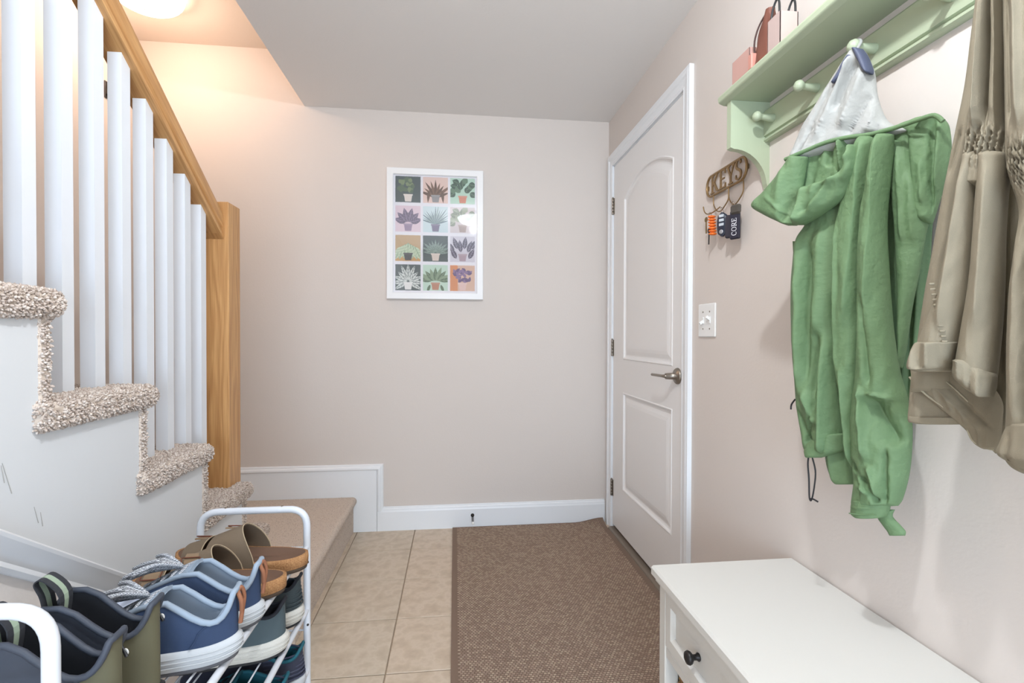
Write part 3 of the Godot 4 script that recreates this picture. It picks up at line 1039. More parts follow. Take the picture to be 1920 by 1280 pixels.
func build_picture() -> void:
	var root := thing("framed_print", "white framed print of twelve potted plants on the wall", "picture", Vector3(-0.998, 1.286, 0.012))
	var x0 := -1.264
	var x1 := -0.732
	var y0 := 1.286
	var y1 := 2.009
	var w := 0.036
	var pr := [[0, 0], [0, 0.022], [0.003, 0.025], [w - 0.003, 0.025], [w, 0.022], [w, 0]]
	for e in [[Vector3(x0, y1, 0), Vector3(x1, y1, 0), Vector3(0, -1, 0)], [Vector3(x1, y1, 0), Vector3(x1, y0, 0), Vector3(-1, 0, 0)], [Vector3(x1, y0, 0), Vector3(x0, y0, 0), Vector3(0, 1, 0)], [Vector3(x0, y0, 0), Vector3(x0, y1, 0), Vector3(1, 0, 0)]]:
		var st := begin()
		moulding(st, pr, e[0], e[1], e[2], Vector3(0, 0, 1), 1, -1)
		part(root, "frame_rail", st, M.frame)
	var st := begin()
	box(st, Vector3(x0 + 0.01, y0 + 0.01, 0.001), Vector3(x1 - 0.01, y1 - 0.01, 0.009))
	part(root, "backing", st, M.frame)
	st = begin()
	uquad(st, [Vector3(x0 + w - 0.002, y0 + w - 0.002, 0.012), Vector3(x1 - w + 0.002, y0 + w - 0.002, 0.012), Vector3(x1 - w + 0.002, y1 - w + 0.002, 0.012), Vector3(x0 + w - 0.002, y1 - w + 0.002, 0.012)], [Vector2(0, 1), Vector2(1, 1), Vector2(1, 0), Vector2(0, 0)])
	var pm := mat(Color.WHITE, 0.8)
	pm.albedo_texture = plant_print()
	part(root, "printed_sheet", st, pm)
	st = begin()
	box(st, Vector3(x0 + w - 0.003, y0 + w - 0.003, 0.0165), Vector3(x1 - w + 0.003, y1 - w + 0.003, 0.0185))
	part(root, "picture_glass", st, M.glass)

# ------------------------------------------------------------------ coat rack and what stands on it
const PEG_Z := [1.536, 1.703, 1.868, 2.032, 2.198, 2.364, 2.53]
func build_coat_rack() -> void:
	var root := thing("coat_rack", "sage green wooden coat rack with shelf and turned pegs", "coat rack", Vector3(0, 1.5, 2.03))
	var z0 := 1.455
	var z1 := 2.62
	# shelf with a rounded front edge
	var st := begin()
	var pr := PackedVector2Array([Vector2(0, 1.748), Vector2(0, 1.776)])
	pr.append_array(arc2(Vector2(-0.126, 1.767), Vector2(0.010, 0.009), 90, 180, 5))
	pr.append_array(arc2(Vector2(-0.126, 1.760), Vector2(0.009, 0.008), 180, 250, 4))
	pr.append(Vector2(-0.118, 1.7485))
	pr.reverse()
	prism(st, pr, "z", z0, z1)
	part(root, "shelf", st, M.sage)
	# end boards with the scooped bracket
	for z in [1.473, 2.585]:
		st = begin()
		var e := PackedVector2Array([Vector2(0, 1.748), Vector2(-0.118, 1.748), Vector2(-0.118, 1.616), Vector2(-0.108, 1.612)])
		for i in 13:
			var a := deg_to_rad(lerpf(90, 6, i / 12.0))
			e.append(Vector2(-0.108 + 0.100 * cos(a), 1.508 + 0.104 * sin(a)))
		e.append(Vector2(-0.004, 1.506))
		e.append(Vector2(0, 1.506))
		prism(st, e, "z", z, z + 0.02)
		part(root, "end_board", st, M.sage)
	# peg rail
	st = begin()
	var rp := [[0, 0], [0.0, 0.015], [0.003, 0.019], [0.008, 0.019], [0.010, 0.014], [0.014, 0.013], [0.016, 0.019], [0.083, 0.020], [0.089, 0.015], [0.089, 0]]
	moulding(st, rp, Vector3(0, 1.635, 1.491), Vector3(0, 1.635, 2.587), Vector3.UP, Vector3(-1, 0, 0))
	part(root, "peg_rail", st, M.sage)
	for z in PEG_Z:
		st = begin()
		lathe(st, [[0.0105, 0], [0.0110, 0.004], [0.0092, 0.02], [0.0076, 0.034], [0.0074, 0.038], [0.0100, 0.041], [0.0130, 0.046], [0.0136, 0.051], [0.0105, 0.057], [0.004, 0.060]], 18, turned(Vector3(-1, 0.05, 0), Vector3(-0.018, 1.684, z)))
		part(root, "peg", st, M.sage)
	# things on the shelf
	var sy := 1.776
	var bx := thing("pink_box", "small open pink card box at the end of the shelf", "box", Vector3(-0.085, sy, 1.545))
	st = begin()
	var pink := mat(rgb8(192, 152, 142), 0.6)
	for q in [[-0.122, 1.505, -0.05, 1.508], [-0.122, 1.583, -0.05, 1.586], [-0.122, 1.505, -0.119, 1.586], [-0.053, 1.505, -0.05, 1.586]]:
		box(st, Vector3(q[0], sy, q[1]), Vector3(q[2], sy + 0.068, q[3]), 0.0008)
	box(st, Vector3(-0.122, sy, 1.505), Vector3(-0.05, sy + 0.003, 1.586))
	part(bx, "box_walls", st, pink)
	st = begin()
	box(st, Vector3(-0.128, sy + 0.001, 1.588), Vector3(-0.06, sy + 0.042, 1.606), 0.003)
	part(bx, "inner_card", st, mat(rgb8(198, 140, 126), 0.6))
	# brown leather purse
	var pu := thing("leather_purse", "crumpled brown leather purse standing on the green shelf", "purse", Vector3(-0.08, sy, 1.625))
	st = begin()
	var rows := []
	for j in 11:
		var v := j / 10.0
		var wz := 0.034 * (1.0 - 0.75 * pow(v, 2.2)) + 0.003
		var wx := 0.022 * (1.0 - 0.7 * v) + 0.003
		var r := PackedVector3Array()
		for i in 20:
			var a := TAU * i / 20
			var cr := 1.0 + 0.12 * sin(a * 3 + v * 5) * v + 0.07 * sin(a * 7 - v * 9)
			r.append(Vector3(-0.098 + wx * cos(a) * cr, sy + v * 0.135, 1.622 + 0.014 * v * v + wz * sin(a) * cr))
		rows.append(r)
	grid(st, rows, false, true, true, false)
	fan(st, rows[0], true)
	fan(st, rows[10])
	part(pu, "purse_body", st, mat(rgb8(112, 66, 52), 0.5))
	st = begin()
	tube(st, smooth_path([Vector3(-0.112, sy + 0.03, 1.594), Vector3(-0.115, sy + 0.075, 1.598), Vector3(-0.110, sy + 0.110, 1.612), Vector3(-0.100, sy + 0.136, 1.634)], 5), 0.0022, 6)
	part(pu, "piping", st, mat(rgb8(66, 36, 30), 0.5))
	# gift bag
	var gb := thing("gift_bag", "pale pink paper bag with black handles on the shelf", "paper bag", Vector3(-0.08, sy, 1.70))
	st = begin()
	for q in [[-0.115, -0.113, 1.652, 1.700], [-0.070, -0.068, 1.652, 1.700], [-0.115, -0.068, 1.652, 1.654], [-0.115, -0.068, 1.698, 1.700]]:
		box(st, Vector3(q[0], sy, q[2]), Vector3(q[1], sy + 0.090, q[3]))
	box(st, Vector3(-0.115, sy, 1.652), Vector3(-0.068, sy + 0.002, 1.700))
	part(gb, "bag_walls", st, mat(rgb8(188, 166, 160), 0.6))
	for x in [-0.112, -0.072]:
		st = begin()
		var zc: float = 1.676 if x < -0.1 else 1.678
		tube(st, smooth_path([Vector3(x, sy + 0.078, zc - 0.017), Vector3(x + 0.003, sy + 0.115, zc - 0.012), Vector3(x + 0.006, sy + 0.134, zc), Vector3(x + 0.003, sy + 0.115, zc + 0.012), Vector3(x, sy + 0.078, zc + 0.017)], 5), 0.0027, 7)
		part(gb, "handle", st, M.black)

# ------------------------------------------------------------------ bench
func build_bench() -> void:
	var root := thing("storage_bench", "white storage bench with drawers against the right wall", "bench", Vector3(-0.2, 0, 2.2))
	var z0 := 1.605
	var z1 := 2.78
	var st := begin()
	box(st, Vector3(-0.392, 0.474, z0), Vector3(-0.003, 0.500, z1), 0.005)
	part(root, "top", st, M.bench)
	st = begin()
	box(st, Vector3(-0.384, 0.462, z0 + 0.010), Vector3(-0.006, 0.474, z1 - 0.01), 0.004)
	part(root, "cornice", st, M.bench)
	for z in [z0 + 0.02, z1 - 0.04]:
		st = begin()
		box(st, Vector3(-0.372, 0.0, z), Vector3(-0.012, 0.462, z + 0.02), 0.002)
		part(root, "side_panel", st, M.bench)
	st = begin()
	box(st, Vector3(-0.022, 0.05, z0 + 0.04), Vector3(-0.012, 0.462, z1 - 0.04))
	part(root, "back_panel", st, M.bench)
	st = begin()
	box(st, Vector3(-0.365, 0.04, z0 + 0.04), Vector3(-0.022, 0.06, z1 - 0.04), 0.002)
	part(root, "bottom_shelf", st, M.bench)
	st = begin()
	box(st, Vector3(-0.365, 0.312, z0 + 0.04), Vector3(-0.022, 0.324, z1 - 0.04), 0.002)
	part(root, "divider_shelf", st, M.bench)
	var posts := [1.625, 1.985, 2.345, 2.705]
	for z in posts:
		st = begin()
		box(st, Vector3(-0.376, 0.0, z), Vector3(-0.340, 0.462, z + 0.036), 0.003)
		part(root, "post", st, M.bench)
	for k in 3:
		var a: float = posts[k] + 0.038
		var b: float = posts[k + 1] - 0.002
		st = begin()
		box(st, Vector3(-0.374, 0.296, a - 0.002), Vector3(-0.35, 0.322, b + 0.002), 0.003)
		part(root, "rail", st, M.bench)
		st = begin()
		box(st, Vector3(-0.374, 0.02, a - 0.002), Vector3(-0.35, 0.058, b + 0.002), 0.003)
		part(root, "rail", st, M.bench)
		# drawer front with a sunk panel
		st = begin()
		var fr := [[0, 0], [0, 0.020], [0.026, 0.020], [0.030, 0.016], [0.034, 0.012], [0.034, 0]]
		var x := -0.356
		var ya := 0.327
		var yb := 0.459
		for e in [[Vector3(x, yb, b), Vector3(x, yb, a), Vector3(0, -1, 0)], [Vector3(x, yb, a), Vector3(x, ya, a), Vector3(0, 0, 1)], [Vector3(x, ya, a), Vector3(x, ya, b), Vector3(0, 1, 0)], [Vector3(x, ya, b), Vector3(x, yb, b), Vector3(0, 0, -1)]]:
			moulding(st, fr, e[0], e[1], e[2], Vector3(-1, 0, 0), 1, -1)
		box(st, Vector3(x - 0.010, ya + 0.03, a + 0.03), Vector3(x, yb - 0.03, b - 0.03))
		var dr := part(root, "drawer", st, M.bench)
		st = begin()
		lathe(st, [[0.008, 0], [0.009, 0.003], [0.006, 0.007], [0.006, 0.014], [0.0125, 0.019], [0.0145, 0.024], [0.0125, 0.029], [0.006, 0.032]], 18, turned(Vector3(-1, 0, 0), Vector3(x - 0.010, 0.393, (a + b) * 0.5 - 0.012)))
		var kn := part(dr, "knob", st, M.dark_metal)
		kn.set_meta("label", "dark metal knob")
		# wicker basket in the bay
		var bk := thing("wicker_basket", ["brown wicker basket in the bench bay next to the door end", "brown wicker basket in the middle bay of the bench", "brown wicker basket in the far bay of the bench"][k], "basket", Vector3(-0.2, 0.06, (a + b) * 0.5), "baskets under the white bench")
		st = begin()
		box(st, Vector3(-0.338, 0.062, a + 0.012), Vector3(-0.03, 0.068, b - 0.012))
		for q in [[-0.338, a + 0.012, -0.332, b - 0.012], [-0.036, a + 0.012, -0.03, b - 0.012], [-0.338, a + 0.012, -0.03, a + 0.018], [-0.338, b - 0.018, -0.03, b - 0.012]]:
			box(st, Vector3(q[0], 0.062, q[1]), Vector3(q[2], 0.276, q[3]))
		part(bk, "basket_shell", st, mat(rgb8(96, 70, 44), 0.9))
		st = begin()
		var nrow := 15
		for j in nrow:
			var y := 0.072 + j * 0.0138
			var path := PackedVector3Array()
			for i in 40:
				var t := i / 39.0
				path.append(Vector3(-0.342 - 0.0035 * sin(t * PI * 19 + (j % 2) * PI), y, lerpf(a + 0.010, b - 0.010, t)))
			tube(st, path, 0.0062, 6)
			path = PackedVector3Array()
			for i in 40:
				var t := i / 39.0
				path.append(Vector3(lerpf(-0.342, -0.026, t), y, a + 0.009 - 0.003 * sin(t * PI * 17 + (j % 2) * PI)))
			tube(st, path, 0.0056, 5)
		var wv := part(bk, "weave", st, M.wicker)
		wv.set_meta("kind", "stuff")
		st = begin()
		tube(st, bent_path([Vector3(-0.032, 0.278, a + 0.012), Vector3(-0.342, 0.278, a + 0.012), Vector3(-0.342, 0.278, b - 0.012), Vector3(-0.032, 0.278, b - 0.012)], 0.02), 0.009, 8)
		part(bk, "rim", st, M.wicker)

# ------------------------------------------------------------------ mat
func mat_height(x: float, z: float) -> float:
	var u := clampf((x + 0.20) / 0.16, 0.0, 1.0)
	var v := clampf((0.11 - z) / 0.10, 0.0, 1.0)
	return 0.007 + 0.030 * u * u * (3 - 2 * u) * v * v

func build_mat() -> void:
	var root := thing("door_mat", "brown ribbed entrance mat lying along the door", "mat", Vector3(-0.47, 0, 0.95))
	var x0 := -0.901
	var x1 := -0.034
	var z0 := 0.022
	var z1 := 1.55
	var st := begin()
	var top := []
	var low := []
	for j in 60:
		var r := PackedVector3Array()
		var l := PackedVector3Array()
		for i in 33:
			var x := lerpf(x0, x1, i / 32.0)
			var z := lerpf(z0, z1, pow(j / 59.0, 1.4))
			r.append(Vector3(x, mat_height(x, z), z))
			l.append(Vector3(x, mat_height(x, z) - 0.0065, z))
		top.append(r)
		low.append(l)
	grid(st, top, false, false, true, true)
	grid(st, low, false, false, true, false)
	for i in 32:
		quad(st, top[0][i + 1], low[0][i + 1], low[0][i], top[0][i])
		quad(st, top[59][i], low[59][i], low[59][i + 1], top[59][i + 1])
	for j in 59:
		quad(st, top[j][0], low[j][0], low[j + 1][0], top[j + 1][0])
		quad(st, top[j + 1][32], low[j + 1][32], low[j][32], top[j][32])
	part(root, "rubber_backing", st, M.mat)
	# woven nubs
	var nub := begin()
	box(nub, Vector3(-0.0048, 0, -0.0032), Vector3(0.0048, 0.0030, 0.0032), 0.0013)
	var mm := MultiMesh.new()
	mm.transform_format = MultiMesh.TRANSFORM_3D
	mm.use_colors = true
	mm.mesh = mesh_of(nub)
	var where: Array[Transform3D] = []
	var tint: Array[Color] = []
	var tones := tones_of([rgb8(164, 142, 124), rgb8(154, 132, 116), rgb8(172, 152, 132), rgb8(146, 124, 108)])
	var dx := 0.0118
	var dz := 0.0092
	var nx := int((x1 - x0 - 0.05) / dx)
	var nz := int((z1 - z0 - 0.04) / dz)
	for j in nz:
		for i in nx:
			var x := x0 + 0.028 + (i + (0.5 if j % 2 else 0.0)) * dx
			var z := z0 + 0.016 + j * dz
			where.append(Transform3D(Basis(Vector3.UP, rng.randf_range(-0.1, 0.1)), Vector3(x, mat_height(x, z) - 0.0004, z)))
			tint.append(tones[rng.randi() % 4])
	mm.instance_count = where.size()
	for i in where.size():
		mm.set_instance_transform(i, where[i])
		mm.set_instance_color(i, tint[i])
	var o := MultiMeshInstance3D.new()
	o.name = "ribbing"
	o.multimesh = mm
	o.material_override = M.nub
	o.set_meta("kind", "stuff")
	root.add_child(o, true)
	o.position = -root.position

# ------------------------------------------------------------------ lamps
func build_lamps() -> void:
	for q in [["stairs", Vector3(-2.25, HU, 0.44), 0.150, Color(1.0, 0.87, 0.77), 0.16, "white glass dome ceiling light above the stairs"], ["hall", Vector3(-0.70, H, 2.40), 0.165, Color(0.96, 0.98, 1.0), 1.2, "white glass dome ceiling light on the low ceiling"]]:
		var at: Vector3 = q[1]
		var r: float = q[2]
		var root := thing("ceiling_light", q[5], "ceiling light", at)
		var st := begin()
		lathe(st, [[r * 0.90, 0], [r * 0.92, -0.004], [r * 0.92, -0.022], [r * 0.85, -0.026]], 40, Transform3D(Basis.IDENTITY, at))
		part(root, "lamp_base", st, M.trim)
		st = begin()
		var pr := []
		for i in 12:
			var a := i / 11.0 * PI / 2
			pr.append([maxf(r * cos(a), 0.004), -0.018 - 0.080 * sin(a)])
		lathe(st, pr, 40, Transform3D(Basis.IDENTITY, at))
		var m := mat(rgb8(250, 246, 238), 0.25)
		m.emission_enabled = true
		m.emission = q[3]
		m.emission_energy_multiplier = 9.0
		part(root, "lamp_dome", st, m)
		st = begin()
		lathe(st, [[0.006, -0.097], [0.008, -0.101], [0.004, -0.108]], 12, Transform3D(Basis.IDENTITY, at))
		part(root, "finial", st, M.steel)
		var l := OmniLight3D.new()
		l.name = "lamp_glow"
		l.light_color = q[3]
		l.light_energy = q[4]
		l.light_size = 0.03
		l.omni_range = 12.0
		l.omni_attenuation = 2.0
		l.shadow_enabled = true
		root.add_child(l)
		l.position = Vector3(0, -0.138, 0)

# ------------------------------------------------------------------ hanging clothes
# A cloth panel between a left and a right outline (rows of y, left x, right x in the photograph), hung on the upright
# plane through p0 that is turned by ang from the wall; it swells by front / back metres and carries folds along lines.
func panel(st: SurfaceTool, rows_px: Array, p0: Vector3, ang: float, front: float, back: float, folds: Array, crease := 0.0, seed_ := 1, nr := 70, nc := 44, open_bottom := false, pucker: Array = []) -> void:
	var n := Vector3(-cos(ang), 0, sin(ang))
	var noise := FastNoiseLite.new()
	noise.seed = seed_
	noise.frequency = 1.0
	noise.fractal_octaves = 3
	var fr := []
	var bk := []
	var m := rows_px.size()
	for j in nr + 1:
		var s := float(j) / nr * (m - 1)
		var i0: int = min(int(s), m - 2)
		var t := s - i0
		var v := []
		for c in 3:
			v.append(cubic_interpolate(rows_px[i0][c], rows_px[i0 + 1][c], rows_px[max(i0 - 1, 0)][c], rows_px[min(i0 + 2, m - 1)][c], t))
		var a := PackedVector3Array()
		var b := PackedVector3Array()
		var tv := float(j) / nr
		var cap := 1.0
		if not open_bottom: cap = minf(1.0, sqrt(maxf(0.0, (1.0 - tv) * 14.0)))
		cap *= minf(1.0, 0.25 + sqrt(tv * 14.0))
		for i in nc + 1:
			var u := 0.5 - 0.5 * cos(PI * i / nc)
			var px := lerpf(v[1], v[2], u)
			var py: float = v[0]
			var swell := sqrt(maxf(0.0, 1.0 - pow(2.0 * u - 1.0, 2.0)))
			var edge := 1.0 - pow(absf(2.0 * u - 1.0), 6.0)
			var d := front * swell
			for f in folds:          # x0, y0, x1, y1, width, height
				var k: float = (py - f[1]) / maxf(f[3] - f[1], 1.0)
				if k < -0.08 or k > 1.08: continue
				var xc := lerpf(f[0], f[2], k)
				var w: float = f[4]
				var fade := clampf((k + 0.08) * 6.0, 0, 1) * clampf((1.08 - k) * 6.0, 0, 1)
				var q := (px - xc) / w
				if absf(q) < 2.0: d += f[5] * pow(1.0 - absf(q) * 0.5, 1.8) * edge * fade
			var wrinkle := 1.0 - absf(noise.get_noise_2d(px * 0.016 + py * 0.004, py * 0.0045 - px * 0.002)) * 3.0
			d += crease * 0.28 * edge * (wrinkle + 0.35 * noise.get_noise_2d(px * 0.05 + 40.0, py * 0.03))
			if pucker.size() and py > pucker[0] and py < pucker[1]:
				var band: float = sin(PI * (py - pucker[0]) / (pucker[1] - pucker[0]))
				d += pucker[2] * band * edge * (sin(px * 0.62 + py * 0.10 + 2.2 * noise.get_noise_2d(px * 0.03, py * 0.05)) + 1.4 * noise.get_noise_2d(px * 0.11, py * 0.07 + 9.0))
			var p := px_on(px, py, p0, n)
			a.append(p + n * maxf(d, 0.0) * cap)
			b.append(p - n * (back * swell * cap + 0.0006))
		fr.append(a)
		bk.append(b)
	grid(st, fr, false, false, true, false)
	grid(st, bk, false, false, true, true)
	# close the rims
	st.set_smooth_group(-1)
	for i in nc:
		quad(st, fr[0][i], bk[0][i], bk[0][i + 1], fr[0][i + 1])
		quad(st, fr[nr][i + 1], bk[nr][i + 1], bk[nr][i], fr[nr][i])
	for j in nr:
		quad(st, fr[j + 1][0], bk[j + 1][0], bk[j][0], fr[j][0])
		quad(st, fr[j][nc], bk[j][nc], bk[j + 1][nc], fr[j + 1][nc])

# thin cord or seam along points of the photograph on a garment plane, lifted by off
func seam(st: SurfaceTool, pts: Array, p0: Vector3, ang: float, off: float, r: float, flat := 1.0, n := 5) -> void:
	var nn := Vector3(-cos(ang), 0, sin(ang))
	var out := []
	for q in pts: out.append(px_on(q[0], q[1], p0, nn) + nn * (off if q.size() < 3 else q[2]))
	tube(st, smooth_path(out, n), r, 6, false, flat)

func build_green_jacket() -> void:
	var root := thing("green_jacket", "green hooded rain jacket hanging from a peg of the rack", "jacket", Vector3(-0.1, 0.75, 1.9))
	var ang := deg_to_rad(22)
	var p0 := Vector3(-0.098, 1.6, 1.868)
	# back of the body, deepest layer
	var st := begin()
	panel(st, [[262, 1600, 1752], [330, 1570, 1778], [400, 1545, 1752], [480, 1540, 1745], [560, 1540, 1738], [660, 1545, 1724], [760, 1550, 1712], [840, 1552, 1706], [884, 1690, 1703]], p0 + Vector3(0.034, 0, -0.006), ang, 0.010, 0.008,
		[[1716, 400, 1690, 860, 7, 0.012], [1735, 420, 1700, 880, 6, 0.014], [1722, 420, 1697, 870, 5, -0.010]], 0.006, 11)
	part(root, "back", st, M.green)
	# inner flap seen under the hem
	st = begin()
	panel(st, [[700, 1545, 1612], [780, 1547, 1610], [830, 1546, 1606], [870, 1550, 1604], [896, 1560, 1602], [908, 1568, 1600]], p0, ang, 0.014, 0.006, [[1556, 780, 1566, 908, 6, 0.008], [1580, 740, 1590, 900, 8, -0.008]], 0.003, 12, 30, 24)
	part(root, "inner_flap", st, M.green)
	# left front of the body
	st = begin()
	panel(st, [[300, 1545, 1640], [360, 1530, 1630], [420, 1512, 1625], [452, 1494, 1620], [500, 1487, 1612], [560, 1484, 1606], [640, 1486, 1600], [700, 1491, 1596], [760, 1495, 1592], [800, 1502, 1590], [835, 1508, 1588], [852, 1516, 1582]], p0, ang, 0.030, 0.012,
		[[1509, 440, 1508, 720, 15, 0.020], [1530, 470, 1524, 700, 8, -0.024], [1556, 430, 1545, 640, 14, 0.014], [1548, 620, 1538, 740, 8, -0.018], [1562, 640, 1556, 850, 10, 0.022], [1578, 560, 1590, 850, 6, -0.022], [1520, 735, 1542, 790, 10, 0.016], [1506, 770, 1530, 830, 8, -0.014], [1545, 745, 1523, 830, 5, -0.014]], 0.010, 13, 90, 52)
	part(root, "front", st, M.green)
	# hem band and pocket corner
	st = begin()
	panel(st, [[812, 1548, 1586], [822, 1526, 1586], [834, 1512, 1584], [846, 1508, 1578], [858, 1512, 1540]], p0 + Vector3(-0.014, 0, 0.008), ang, 0.016, 0.004, [[1560, 812, 1556, 850, 8, 0.006]], 0.004, 14, 20, 24)
	part(root, "hem", st, M.green)
	st = begin()
	panel(st, [[452, 1486, 1512], [470, 1487, 1508], [486, 1489, 1502], [496, 1491, 1496]], p0 + Vector3(0.006, 0, -0.004), ang, 0.004, 0.003, [], 0.001, 15, 14, 10)
	part(root, "pocket_corner", st, M.green)
	# right front: the wide flat fall
	st = begin()
	panel(st, [[262, 1650, 1700], [300, 1660, 1715], [350, 1668, 1732], [400, 1675, 1744], [440, 1678, 1736], [520, 1682, 1722], [580, 1684, 1710], [650, 1686, 1700], [690, 1688, 1692]], p0 + Vector3(-0.004, 0, 0.004), ang, 0.018, 0.006,
		[[1693, 300, 1700, 450, 5, 0.010], [1716, 330, 1720, 450, 16, 0.010]], 0.006, 16, 60, 26)
	part(root, "front", st, M.green)
	# outer fold of the front, then the sleeve that hangs over it
	st = begin()
	panel(st, [[255, 1612, 1652], [330, 1592, 1642], [420, 1572, 1626], [520, 1565, 1622], [620, 1567, 1620], [700, 1573, 1618], [760, 1584, 1618], [820, 1594, 1618], [880, 1600, 1620]], p0 + Vector3(-0.022, 0, 0.012), ang, 0.030, 0.012,
		[[1632, 262, 1598, 600, 14, 0.012], [1578, 420, 1576, 700, 5, 0.008], [1590, 700, 1606, 870, 8, 0.010]], 0.010, 17, 90, 40)
	part(root, "front", st, M.green)
	st = begin()
	panel(st, [[252, 1648, 1676], [330, 1636, 1668], [420, 1619, 1662], [520, 1615, 1667], [620, 1613, 1675], [700, 1609, 1688], [745, 1602, 1701], [800, 1597, 1710], [860, 1600, 1708], [900, 1604, 1702], [935, 1601, 1692], [948, 1600, 1684]], p0 + Vector3(-0.034, 0, 0.020), ang, 0.040, 0.02,
		[[1662, 262, 1640, 600, 10, 0.010], [1632, 560, 1648, 720, 7, -0.010], [1652, 745, 1694, 830, 22, -0.026], [1630, 730, 1640, 850, 7, 0.018], [1650, 735, 1690, 748, 12, 0.012], [1606, 860, 1632, 905, 9, -0.020], [1616, 880, 1650, 920, 8, 0.018], [1650, 870, 1668, 925, 7, 0.014], [1636, 890, 1664, 935, 6, -0.016], [1678, 840, 1674, 940, 5, -0.014]], 0.010, 27, 130, 64)
	part(root, "sleeve", st, M.green)
	# cuff and strap
	st = begin()
	panel(st, [[934, 1601, 1668], [942, 1599, 1669], [952, 1598, 1668], [962, 1599, 1666], [969, 1610, 1662]], p0 + Vector3(-0.040, 0, 0.028), ang, 0.030, 0.02, [[1634, 946, 1634, 948, 40, 0.004]], 0.002, 18, 20, 30)
	var cuff := part(root, "cuff", st, M.green)
	st = begin()
	seam(st, [[1608, 957], [1632, 960], [1660, 960]], p0 + Vector3(-0.040, 0, 0.028), ang, 0.030, 0.0011)
	part(cuff, "stitching", st, M.green)
	st = begin()
	panel(st, [[955, 1650, 1678], [968, 1645, 1674], [984, 1655, 1688], [996, 1664, 1698], [1004, 1668, 1697]], p0 + Vector3(-0.034, 0, 0.024), ang, 0.008, 0.004, [], 0.0, 19, 20, 14)
	part(root, "cuff_strap", st, M.green)
	# light lining: the inside of the hood drawn up to the peg
	st = begin()
	panel(st, [[96, 1600, 1622], [110, 1588, 1630], [140, 1566, 1641], [180, 1540, 1646], [215, 1518, 1658], [232, 1507, 1672], [246, 1500, 1700], [262, 1494, 1640], [282, 1486, 1570], [304, 1478, 1500]], p0 + Vector3(-0.016, 0, 0.01), ang, 0.022, 0.010,
		[[1606, 110, 1540, 260, 6, 0.012], [1616, 120, 1574, 205, 7, -0.018], [1630, 140, 1590, 240, 9, 0.014], [1640, 180, 1600, 255, 7, -0.012], [1648, 205, 1640, 250, 8, 0.010], [1560, 170, 1500, 300, 4, -0.010]], 0.009, 21, 70, 48)
	part(root, "hood_lining", st, M.green_lining)
	# navy facing at the neck
	st = begin()
	panel(st, [[92, 1600, 1618], [104, 1606, 1627], [120, 1614, 1634], [132, 1620, 1638], [140, 1630, 1637]], p0 + Vector3(-0.026, 0, 0.018), ang, 0.020, 0.004, [], 0.002, 22, 18, 14)
	panel(st, [[104, 1594, 1606], [120, 1582, 1598], [136, 1574, 1592], [150, 1566, 1580], [158, 1562, 1570]], p0 + Vector3(-0.026, 0, 0.018), ang, 0.016, 0.004, [], 0.002, 23, 18, 14)
	part(root, "neck_facing", st, M.navy_trim)
	st = begin()
	var peg := Vector3(-0.064, 1.693, 1.868)
	tube(st, smooth_path([peg + Vector3(-0.012, -0.030, 0.012), peg + Vector3(0.002, -0.006, 0.013), peg + Vector3(0.006, 0.006, 0), peg + Vector3(0.002, -0.006, -0.013), peg + Vector3(-0.010, -0.032, -0.010)], 6), 0.0032, 8)
	part(root, "hanging_loop", st, M.green_lining)
	# the hood: hollow between its peak and the turned-out brim
	st = begin()
	panel(st, [[258, 1598, 1614], [276, 1535, 1614], [296, 1506, 1612], [330, 1500, 1600], [365, 1500, 1575], [385, 1502, 1550]], p0 + Vector3(-0.016, 0, 0.008), ang, 0.014, 0.008,
		[[1566, 268, 1560, 312, 6, -0.016], [1584, 262, 1590, 330, 7, 0.020], [1540, 280, 1525, 350, 12, -0.010]], 0.014, 24, 50, 48)
	part(root, "hood_inside", st, M.green)
	st = begin()
	panel(st, [[294, 1484, 1515], [312, 1474, 1512], [335, 1456, 1508], [360, 1433, 1504], [385, 1410, 1500], [402, 1432, 1498], [416, 1462, 1496], [423, 1478, 1494]], p0 + Vector3(-0.034, 0, 0.012), ang, 0.026, 0.012,
		[[1480, 320, 1468, 410, 10, 0.008], [1500, 370, 1478, 418, 5, -0.007], [1446, 370, 1486, 404, 6, 0.005]], 0.010, 29, 50, 30)
	part(root, "hood_peak", st, M.green)
	st = begin()
	panel(st, [[272, 1597, 1611], [296, 1594, 1615], [318, 1588, 1612], [334, 1570, 1606], [346, 1528, 1600], [356, 1500, 1594], [372, 1496, 1582], [390, 1494, 1560], [408, 1492, 1532], [422, 1490, 1508]], p0 + Vector3(-0.044, 0, 0.018), ang, 0.030, 0.012,
		[[1606, 290, 1530, 396, 7, 0.010], [1560, 345, 1520, 400, 7, -0.012], [1515, 352, 1502, 418, 6, 0.010]], 0.010, 30, 60, 40)
	part(root, "hood_brim", st, M.green)
	st = begin()
	panel(st, [[220, 1735, 1768], [232, 1690, 1778], [248, 1672, 1782], [275, 1680, 1784], [310, 1692, 1780], [350, 1704, 1770], [390, 1716, 1758], [420, 1728, 1748]], p0 + Vector3(-0.004, 0, 0.004), ang, 0.022, 0.010,
		[[1758, 235, 1752, 400, 5, -0.016], [1772, 240, 1764, 360, 6, 0.014], [1706, 250, 1712, 340, 5, -0.014], [1720, 255, 1740, 260, 20, 0.008], [1738, 310, 1738, 380, 5, 0.008], [1745, 226, 1735, 245, 6, 0.012]], 0.010, 25, 56, 40)
	part(root, "hood", st, M.green)
	# bound edge running under the lining
	st = begin()
	seam(st, [[1482, 302], [1520, 286], [1560, 270], [1600, 261], [1640, 256], [1680, 246], [1705, 238], [1735, 228], [1762, 221], [1778, 232]], p0 + Vector3(-0.02, 0, 0.012), ang, 0.020, 0.0042, 1.0, 5)
	part(root, "bound_edge", st, M.green)
